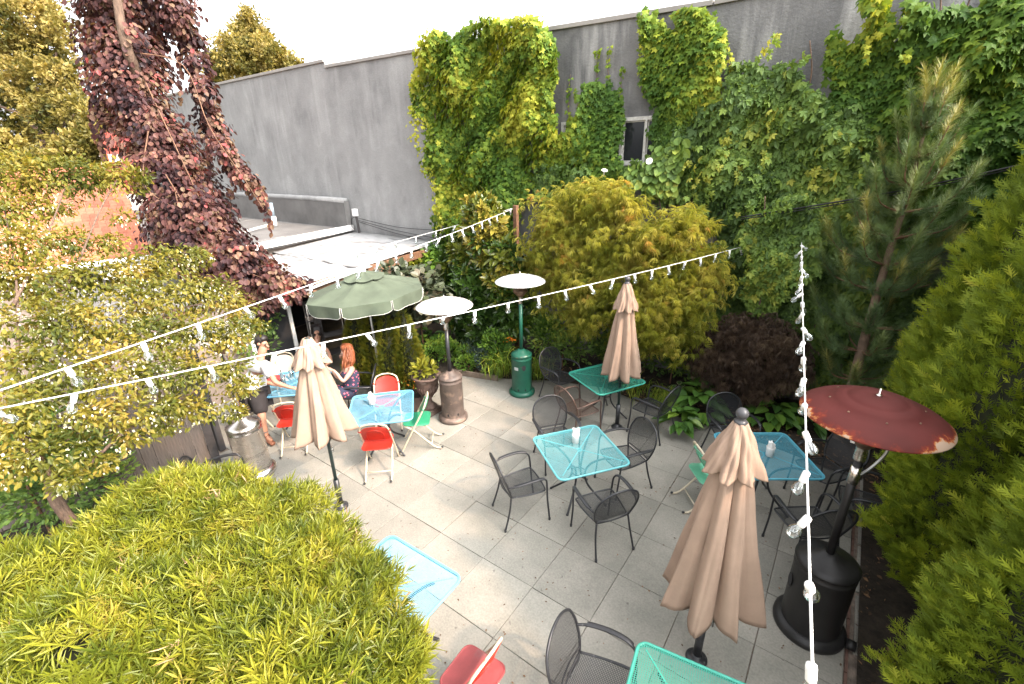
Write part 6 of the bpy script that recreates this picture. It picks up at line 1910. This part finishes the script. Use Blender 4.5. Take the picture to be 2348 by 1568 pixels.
# ---------------------------------------------------------------- magnolia
gb = [(1105, 490, 34), (1125, 520, 28), (1085, 530, 28), (1060, 590, 36), (1120, 570, 40), (1160, 590, 34), (1090, 640, 46), (1150, 640, 42), (1045, 660, 34), (1180, 660, 30), (1110, 700, 50), (1165, 710, 40), (1060, 720, 40), (1130, 760, 44), (1185, 740, 26), (1090, 770, 30)]
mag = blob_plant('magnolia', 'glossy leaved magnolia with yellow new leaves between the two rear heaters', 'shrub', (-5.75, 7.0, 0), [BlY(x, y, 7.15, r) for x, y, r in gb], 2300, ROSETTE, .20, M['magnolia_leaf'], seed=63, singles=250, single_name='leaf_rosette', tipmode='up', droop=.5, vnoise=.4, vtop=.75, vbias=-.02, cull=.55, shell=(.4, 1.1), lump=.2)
stem(mag, 'trunk', [np.array([-5.75, 7.0, 0]), P(1125, 800, Y=7.15), P(1112, 650, Y=7.15), P(1108, 500, Y=7.15)], .035, .012, M['bark'], 8)
for pts in [[(1120, 760), (1165, 690), (1165, 600)], [(1120, 780), (1060, 700), (1055, 600)]]:
    stem(mag, 'branch', [P(x, y, Y=7.15) for x, y in pts], .02, .008, M['bark'], 6)
q = P(1180, 562 - 70, d=8.2)

# ---------------------------------------------------------------- pine
g = np.random.default_rng(71)
PB = P(1965, 850, Y=7.55); pbase = np.array([PB[0], 7.55, 0])
ptop = P(2136, 225, Y=7.5)
pine = thing('pine_tree', 'blue green pine with upright brown shoots in front of the creeper at the right', 'tree', tuple(pbase))
trunk = spl([pbase, P(1968, 830, Y=7.55), P(2010, 680, Y=7.52), P(2045, 560, Y=7.5), P(2090, 420, Y=7.5), ptop], 8)
b = MB(); b.tube(trunk - pbase, np.linspace(.075, .012, len(trunk)), 9); b.build('trunk', M['bark_pale'], pine)
tp, tt, tv, ts = [], [], [], []
def along(s): i = s * (len(trunk) - 1); k = min(int(i), len(trunk) - 2); return trunk[k] * (1 - (i - k)) + trunk[k + 1] * (i - k)
branches = []
for lev, (s, L, c) in enumerate([(.08, .9, 6), (.16, .95, 6), (.23, 1.1, 7), (.30, 1.25, 7), (.42, 1.25, 8), (.52, 1.25, 8), (.62, 1.12, 8), (.71, .95, 7), (.79, .72, 7), (.86, .52, 6), (.92, .34, 5), (.965, .18, 4)]):
    p0 = along(s); a0 = g.uniform(0, 6)
    for k in range(c):
        a = a0 + 2 * PI * k / c + g.uniform(-.25, .25); l = L * g.uniform(.7, 1.1)
        l = l * .56; d = np.array([math.cos(a), math.sin(a) * .75, .12 + .35 * s])
        pts = [p0, p0 + d * l * .4 + [0, 0, -.02], p0 + d * l * .75 + [0, 0, .0], p0 + d * l + [0, 0, .10 + .1 * s]]
        c_ = spl(pts, 4); branches.append(c_)
        for f in np.arange(.35, 1.01, .11 / max(l, .3)):
            i = min(int(f * (len(c_) - 1)), len(c_) - 2); p = c_[i]; dd = nz(c_[i + 1] - c_[i])
            side = np.cross(dd, UP) * g.choice([-1, 1])
            q = p + side * g.uniform(0, .22) * (1.15 - f) * min(1, l)
            tp.append(q); tt.append(nz(dd * .8 + side * g.uniform(0, .6) + UP * g.uniform(.1, .8))); tv.append(g.uniform(.05, .7)); ts.append(g.uniform(.12, .165))
        # candle-like new shoots
        tp.append(c_[-1] + [0, 0, .03]); tt.append(nz(np.array([d[0] * .4, d[1] * .4, 1.0]))); tv.append(g.uniform(.5, .95)); ts.append(.15)
for s in np.linspace(.5, 1, 14):
    tp.append(along(s)); tt.append(nz(ptop - along(.9) + g.normal(0, .05, 3))); tv.append(.75); ts.append(.15)
tp = np.array(tp); m = len(tp)
foliage(pine, 'needles', TUFTS, tp, np.array(tt), rnd(m, g), np.array(ts), np.array(tv), M['pine_needle'], 200, 'needle_tuft')
for c_ in branches[::1]:
    b = MB(); b.tube(c_ - pbase, np.linspace(.016, .005, len(c_)), 5); b.build('branch', M['twig'], pine)
for k in range(0, len(tp), 3):
    pass

# ---------------------------------------------------------------- trees beyond the roofs
def far_tree(label, base, blobs, n, size, seed, trunk):
    t = blob_plant('broadleaf_tree', label, 'tree', base, blobs, n, CLUMPS, size, M['tree_leaf'], seed=seed, droop=.1, vnoise=.6, vscale=.9, vtop=.2, cull=.5, shell=(.3, 1.25), lump=.4, lscale=1.6, group='trees beyond the roofs')
    for pts, r0, r1 in trunk: stem(t, 'branch' if r0 < .2 else 'trunk', [np.array(p) for p in pts], r0, r1, M['bark'], 8)
    return t


d1 = 21
bl = [(-20, 60, 95), (60, 40, 80), (110, 110, 62), (20, 150, 90), (140, 180, 55), (90, 200, 80), (10, 250, 80), (170, 250, 45), (120, 270, 65), (190, 300, 40), (60, 300, 55), (100, 20, 50), (165, 330, 40), (-30, 330, 60), (130, 60, 34)]
q0 = P(112, 500, d=d1)
far_tree('large autumn tinted tree at the top left corner', (q0[0], q0[1], 0), [Bl(x, y, d1 + ((i * 37) % 7 - 3) * .35, r * .8) for i, (x, y, r) in enumerate(bl)], 4200, .27, 81,
         [([(q0[0], q0[1], 0), P(112, 380, d=d1), P(95, 300, d=d1), P(80, 200, d=d1)], .3, .1), ([P(100, 330, d=d1 - .3), P(140, 290, d=d1 - .5), P(180, 260, d=d1)], .12, .05), ([P(98, 310, d=d1 - .3), P(50, 265, d=d1 - .5), P(-10, 240, d=d1)], .12, .05), ([P(100, 320, d=d1), P(104, 220, d=d1), P(130, 120, d=d1)], .13, .04)])
d2 = 30
bl = [(568, 40, 28), (560, 80, 40), (600, 90, 40), (530, 115, 42), (575, 130, 58), (620, 135, 50), (495, 150, 42), (540, 175, 60), (600, 180, 60), (655, 150, 36), (690, 160, 28), (500, 190, 40), (650, 190, 40)]
q0 = P(580, 500, d=d2)
far_tree('pale yellow tree rising behind the stucco wall', (q0[0], q0[1], 0), [Bl(x, y, d2 + ((i * 29) % 5 - 2) * .5, r * .74) for i, (x, y, r) in enumerate(bl)], 2700, .34, 82,
         [([(q0[0], q0[1], 0), P(590, 300, d=d2), P(585, 150, d=d2)], .3, .08), ([P(588, 200, d=d2), P(620, 150, d=d2), P(640, 130, d=d2)], .12, .04)])
bl = [(215, 330, 40), (240, 300, 40), (20, 345, 40), (280, 330, 34), (160, 360, 40), (60, 380, 36), (340, 310, 30)]
q0 = P(200, 500, d=17)
far_tree('low green tree behind the orange roof', (q0[0], q0[1], 0), [Bl(x, y, 17, r) for x, y, r in bl], 2600, .26, 83, [([(q0[0], q0[1], 0), P(200, 380, d=17)], .2, .08)])
# hedges far behind so that no bare horizon shows
for k, (x0, x1, d, lab) in enumerate([(-500, 420, 45, 'far hedge of trees closing the view at the left')]):
    q0 = P(0, 400, d=d)
    far_tree(lab, (q0[0], q0[1], 0), [Bl(x, 395 - 12 * math.sin(x * .05), d, 46) for x in range(x0, x1, 45)], 3000, .8, 84, [([(q0[0], q0[1], 0), P(0, 380, d=d)], .3, .1)])

# ---------------------------------------------------------------- bed plants
HOSTA = half(.36, [(.12, .62), (.3, 1), (.55, .92), (.8, .5)], droop=.42, fold=.10)


def hosta(label, xy, n, R0, size, seed, variegated=False, z0=.05, group='hostas in the beds'):
    g = np.random.default_rng(seed)
    t = thing('hosta', label, 'plant', (xy[0], xy[1], z0), group=group)
    L = np.array(t.location)
    ring = np.sqrt(g.uniform(.02, 1, n)); a = np.arange(n) * 2.399 + g.uniform(-.3, .3, n)
    el = (1 - ring) * 1.0 + .12
    pos = L + np.stack([np.cos(a) * ring * R0 * .62, np.sin(a) * ring * R0 * .62, .10 + (1 - ring) * R0 * .75 + g.uniform(-.02, .05, n)], 1)
    out = np.stack([np.cos(a), np.sin(a), el * .35], 1); tip = nz(out + rnd(n, g) * .2)
    nor = nz(np.stack([np.cos(a) * .25, np.sin(a) * .25, np.ones(n)], 1) + rnd(n, g) * .2)
    val = np.clip(.5 + g.normal(0, .2, n), 0, 1); sz = g.uniform(.75, 1.15, n) * size
    lib = {}
    for i in range(n):
        q = min(4, int(val[i] * 5))
        key = ('c' if variegated else 'g', q)
        if key not in lib:
            me = leaf_mesh('leaf', HOSTA, np.zeros((1, 3)), np.array([[0, 1., 0]]), np.array([[0, 0, 1.]]), 1.0, (q + .5) / 5)
            me.materials.append(M['hosta_cream'] if variegated else M['hosta_leaf']); lib[key] = me
            if variegated:
                me2 = leaf_mesh('leaf_center', HOSTA, np.array([[0, .06, .012]]), np.array([[0, 1., 0]]), np.array([[0, 0, 1.]]), .86, (q + .5) / 5); me2.materials.append(M['hosta_leaf']); lib[('v', q)] = me2
        F_ = frame(tip[i], nor[i]) * sz[i]; p = pos[i] - L
        o = bpy.data.objects.new('leaf', lib[key]); o.parent = t
        o.matrix_local = Matrix(((F_[0, 0], F_[0, 1], F_[0, 2], p[0]), (F_[1, 0], F_[1, 1], F_[1, 2], p[1]), (F_[2, 0], F_[2, 1], F_[2, 2], p[2]), (0, 0, 0, 1))); COL.objects.link(o)
        if variegated:
            w = bpy.data.objects.new('leaf_center', lib[('v', q)]); w.parent = o; COL.objects.link(w)
    return t


hosta('large green hosta between the back umbrella and the bright blue table', P(1600, 935, z=.15)[:2], 64, .55, .25, 1)
hosta('green hosta at the patio edge left of the bright blue table', P(1555, 975, z=.1)[:2], 40, .36, .2, 2)
hosta('green hosta behind the bright blue table', P(1770, 950, z=.2)[:2], 46, .45, .22, 3)
hosta('green hosta between the bright blue table and the red domed heater', P(1850, 960, z=.2)[:2], 44, .42, .22, 4)
hosta('white edged hosta behind the grey heater', P(1075, 790, z=.25)[:2], 38, .42, .26, 5, True)
hosta('plain green hosta behind the urn', P(990, 775, z=.4)[:2], 40, .48, .24, 6, z0=.15)
hosta('small cream edged hosta right of the sea green table', P(1555, 892, z=.2)[:2], 24, .2, .12, 7, True)

ARC = (np.array([(0, 0, 0), (.022, .2, .38), (-.022, .2, .38), (.02, .45, .62), (-.02, .45, .62), (.014, .75, .60), (-.014, .75, .60), (0, 1, .36)]), np.array([(0, 1, 2), (2, 1, 3), (2, 3, 4), (4, 3, 5), (4, 5, 6), (6, 5, 7)]))


def tussock(label, xy, n, size, seed, mat=None, z0=.04, name='daylily', spread=.1, group='strap leaved clumps in the back bed'):
    g = np.random.default_rng(seed); t = thing(name, label, 'plant', (xy[0], xy[1], z0), group=group); L = np.array(t.location)
    a = g.uniform(0, 2 * PI, n); pos = L + np.stack([g.normal(0, spread, n), g.normal(0, spread, n), np.zeros(n)], 1)
    tip = np.stack([np.cos(a), np.sin(a), g.uniform(0, .9, n)], 1)
    foliage(t, 'blades', [ARC], pos, nz(tip), np.tile(UP, (n, 1)) + rnd(n, g) * .15, g.uniform(.6, 1.1, n) * size, g.uniform(0, 1, n), mat or M['grass_leaf'], min(n, 120), 'blade')
    return t


dl = tussock('daylily clump with an orange flower left of the green heater', P(1150, 862, z=.05)[:2], 130, .55, 1, spread=.14)
tussock('daylily clump right of the green heater', P(1238, 868, z=.05)[:2], 110, .5, 2, spread=.12)
tussock('fine grass tuft right of the back umbrella', P(1515, 925, z=.05)[:2], 150, .32, 3, spread=.10)
tussock('strap leaved clump under the back table', P(1450, 905, z=.05)[:2], 90, .35, 4, spread=.15)
q = P(1168, 776, z=.75); L = np.array(dl.location)
b = MB(); b.tube(spl([(0, 0, 0), (q - L) * .5 + [0, 0, .1], q - L], 5), .006, 5); b.build('flower_stalk', M['grass_leaf'], dl)
g = np.random.default_rng(9)
for k, dq in enumerate([(0, 0, 0), (.07, .02, -.03), (-.10, .0, -.10)]):
    aa = np.arange(6) * PI / 3; tips = np.stack([np.cos(aa), np.sin(aa), np.full(6, .55)], 1)
    me = leaf_mesh('flower', half(.2, [(.3, .8), (.65, 1)], droop=.5), np.tile(q - L + dq, (6, 1)), tips, np.tile(UP, (6, 1)), .085 if k < 2 else .06, .5); put('flower', me, M['orange_petal'], dl)


def mound(name, label, cat, px, py, z, r, n, size, mat, seed, tm=(OVAL,), h=1.0, mode='up', group='low shrubs and herbs in the beds', **kw):
    q = P(px, py, z=z); g = np.random.default_rng(seed)
    bl = [(q[0] + g.normal(0, r * .45), q[1] + g.normal(0, r * .3), z + abs(g.normal(0, r * .35)) * h, r * g.uniform(.55, .8)) for _ in range(6)]
    t = blob_plant(name, label, cat, (q[0], q[1], .03), bl, n, list(tm), size, mat, seed=seed, tipmode=mode, droop=.4, shell=(.4, 1.1), cull=.5, lump=.25, lscale=5, part='foliage', group=group, **kw)
    stem(t, 'stem', [np.array([q[0], q[1], .0]), np.array([q[0], q[1], z])], .02, .01, M['twig'], 6)
    return t


mound('bright_herb', 'bright green herb mound behind the timber edging', 'plant', 1020, 815, .22, .34, 1100, .06, M['herb_leaf'], 101, vbias=.15)
mound('bright_herb', 'low bright green herb at the foot of the white edged hosta', 'plant', 1075, 838, .16, .24, 700, .05, M['herb_leaf'], 102, vbias=.1)
mound('blue_rue', 'blue grey rue mound right of the white edged hosta', 'plant', 1108, 820, .25, .30, 1500, .04, M['blue_leaf'], 103)
mound('box_shrub', 'upright small leaved shrub right behind the green heater pole', 'shrub', 1228, 765, .75, .34, 2300, .055, M['herb_leaf'], 104, h=1.7)
mound('leafy_shrub', 'leafy shrub behind the armchair near the green heater', 'shrub', 1290, 800, .5, .48, 1700, .085, M['creeper_leaf'], 105, vbias=.05)
mound('leafy_shrub', 'low dark shrub behind the sea green table', 'shrub', 1400, 815, .4, .46, 1600, .085, M['creeper_leaf'], 106, vbias=-.15)
mound('leafy_shrub', 'shrub below the magnolia, left of the green heater', 'shrub', 1150, 800, .45, .34, 1100, .075, M['herb_leaf'], 107)
mound('leafy_shrub', 'dark shrub under the golden maple by the back umbrella', 'shrub', 1540, 850, .35, .40, 1200, .085, M['creeper_leaf'], 108, vbias=-.2)
mound('yellow_marigold', 'yellow leaved plant with orange blooms behind the red haired woman', 'plant', 865, 800, .55, .24, 800, .06, M['yellow_leaf'], 109)
mound('dark_hydrangea', 'dark round leaved shrub behind the green umbrella', 'shrub', 960, 690, 1.35, .62, 1500, .15, M['dark_leaf'], 110, tm=(ROUND,), h=1.2, mode='droop')
mound('dark_hydrangea', 'round leaved shrub between the lattice and the magnolia', 'shrub', 1010, 620, 1.55, .50, 1200, .13, M['herb_leaf'], 111, tm=(ROUND,), h=1.0, mode='droop', vbias=-.2)
mound('yellow_vine', 'yellow green vine climbing beside the brown lattice', 'plant', 925, 640, 1.45, .36, 600, .10, M['yellow_leaf'], 112, tm=(IVY,), mode='droop', vbias=-.3)
mound('leafy_shrub', 'dark shrub in the shade between the fence and the beech', 'shrub', 560, 780, 1.0, .50, 1500, .085, M['creeper_leaf'], 113, vbias=-.2)
mound('leafy_shrub', 'shaded shrub at the left edge under the flowering tree', 'shrub', 60, 1110, .8, .70, 2400, .075, M['creeper_leaf'], 114, vbias=-.1)
mound('leafy_shrub', 'shaded dark shrub at the left edge behind the foreground bush', 'shrub', 230, 1080, .6, .70, 2200, .075, M['creeper_leaf'], 115, vbias=-.1)
# plant in the urn and flowers at the conifers' feet
q = np.array(urn.location)
blob_plant('urn_plant', 'yellow coleus growing in the stone urn', 'plant', (q[0], q[1], .74), [(q[0] - .04, q[1], .82, .16), (q[0] + .06, q[1] + .05, .80, .12), (q[0], q[1] - .08, .86, .10)], 130, [OVAL], .11, M['yellow_leaf'], seed=120, tipmode='up', droop=.3, part='foliage', singles=100, shell=(.3, 1.1))
foliage_t = thing('orange_bedding', 'small orange blooms at the foot of the golden arborvitae', 'flower', (*P(935, 905, z=.05)[:2], .02))
g = np.random.default_rng(121); n = 60; L = np.array(foliage_t.location)
pp_ = L + np.stack([g.normal(0, .22, n), g.normal(0, .1, n), g.uniform(.05, .25, n)], 1)
foliage(foliage_t, 'foliage', [OVAL], pp_, rnd(n, g) + UP * .5, rnd(n, g) + UP, .06, g.uniform(0, 1, n), M['herb_leaf'])
n = 16; pp_ = L + np.stack([g.normal(0, .22, n), g.normal(0, .1, n), g.uniform(.15, .3, n)], 1)
foliage(foliage_t, 'blooms', [FLOW], pp_, UP + rnd(n, g) * .4, rnd(n, g), .04, .5, M['orange_petal'], 16, 'bloom')
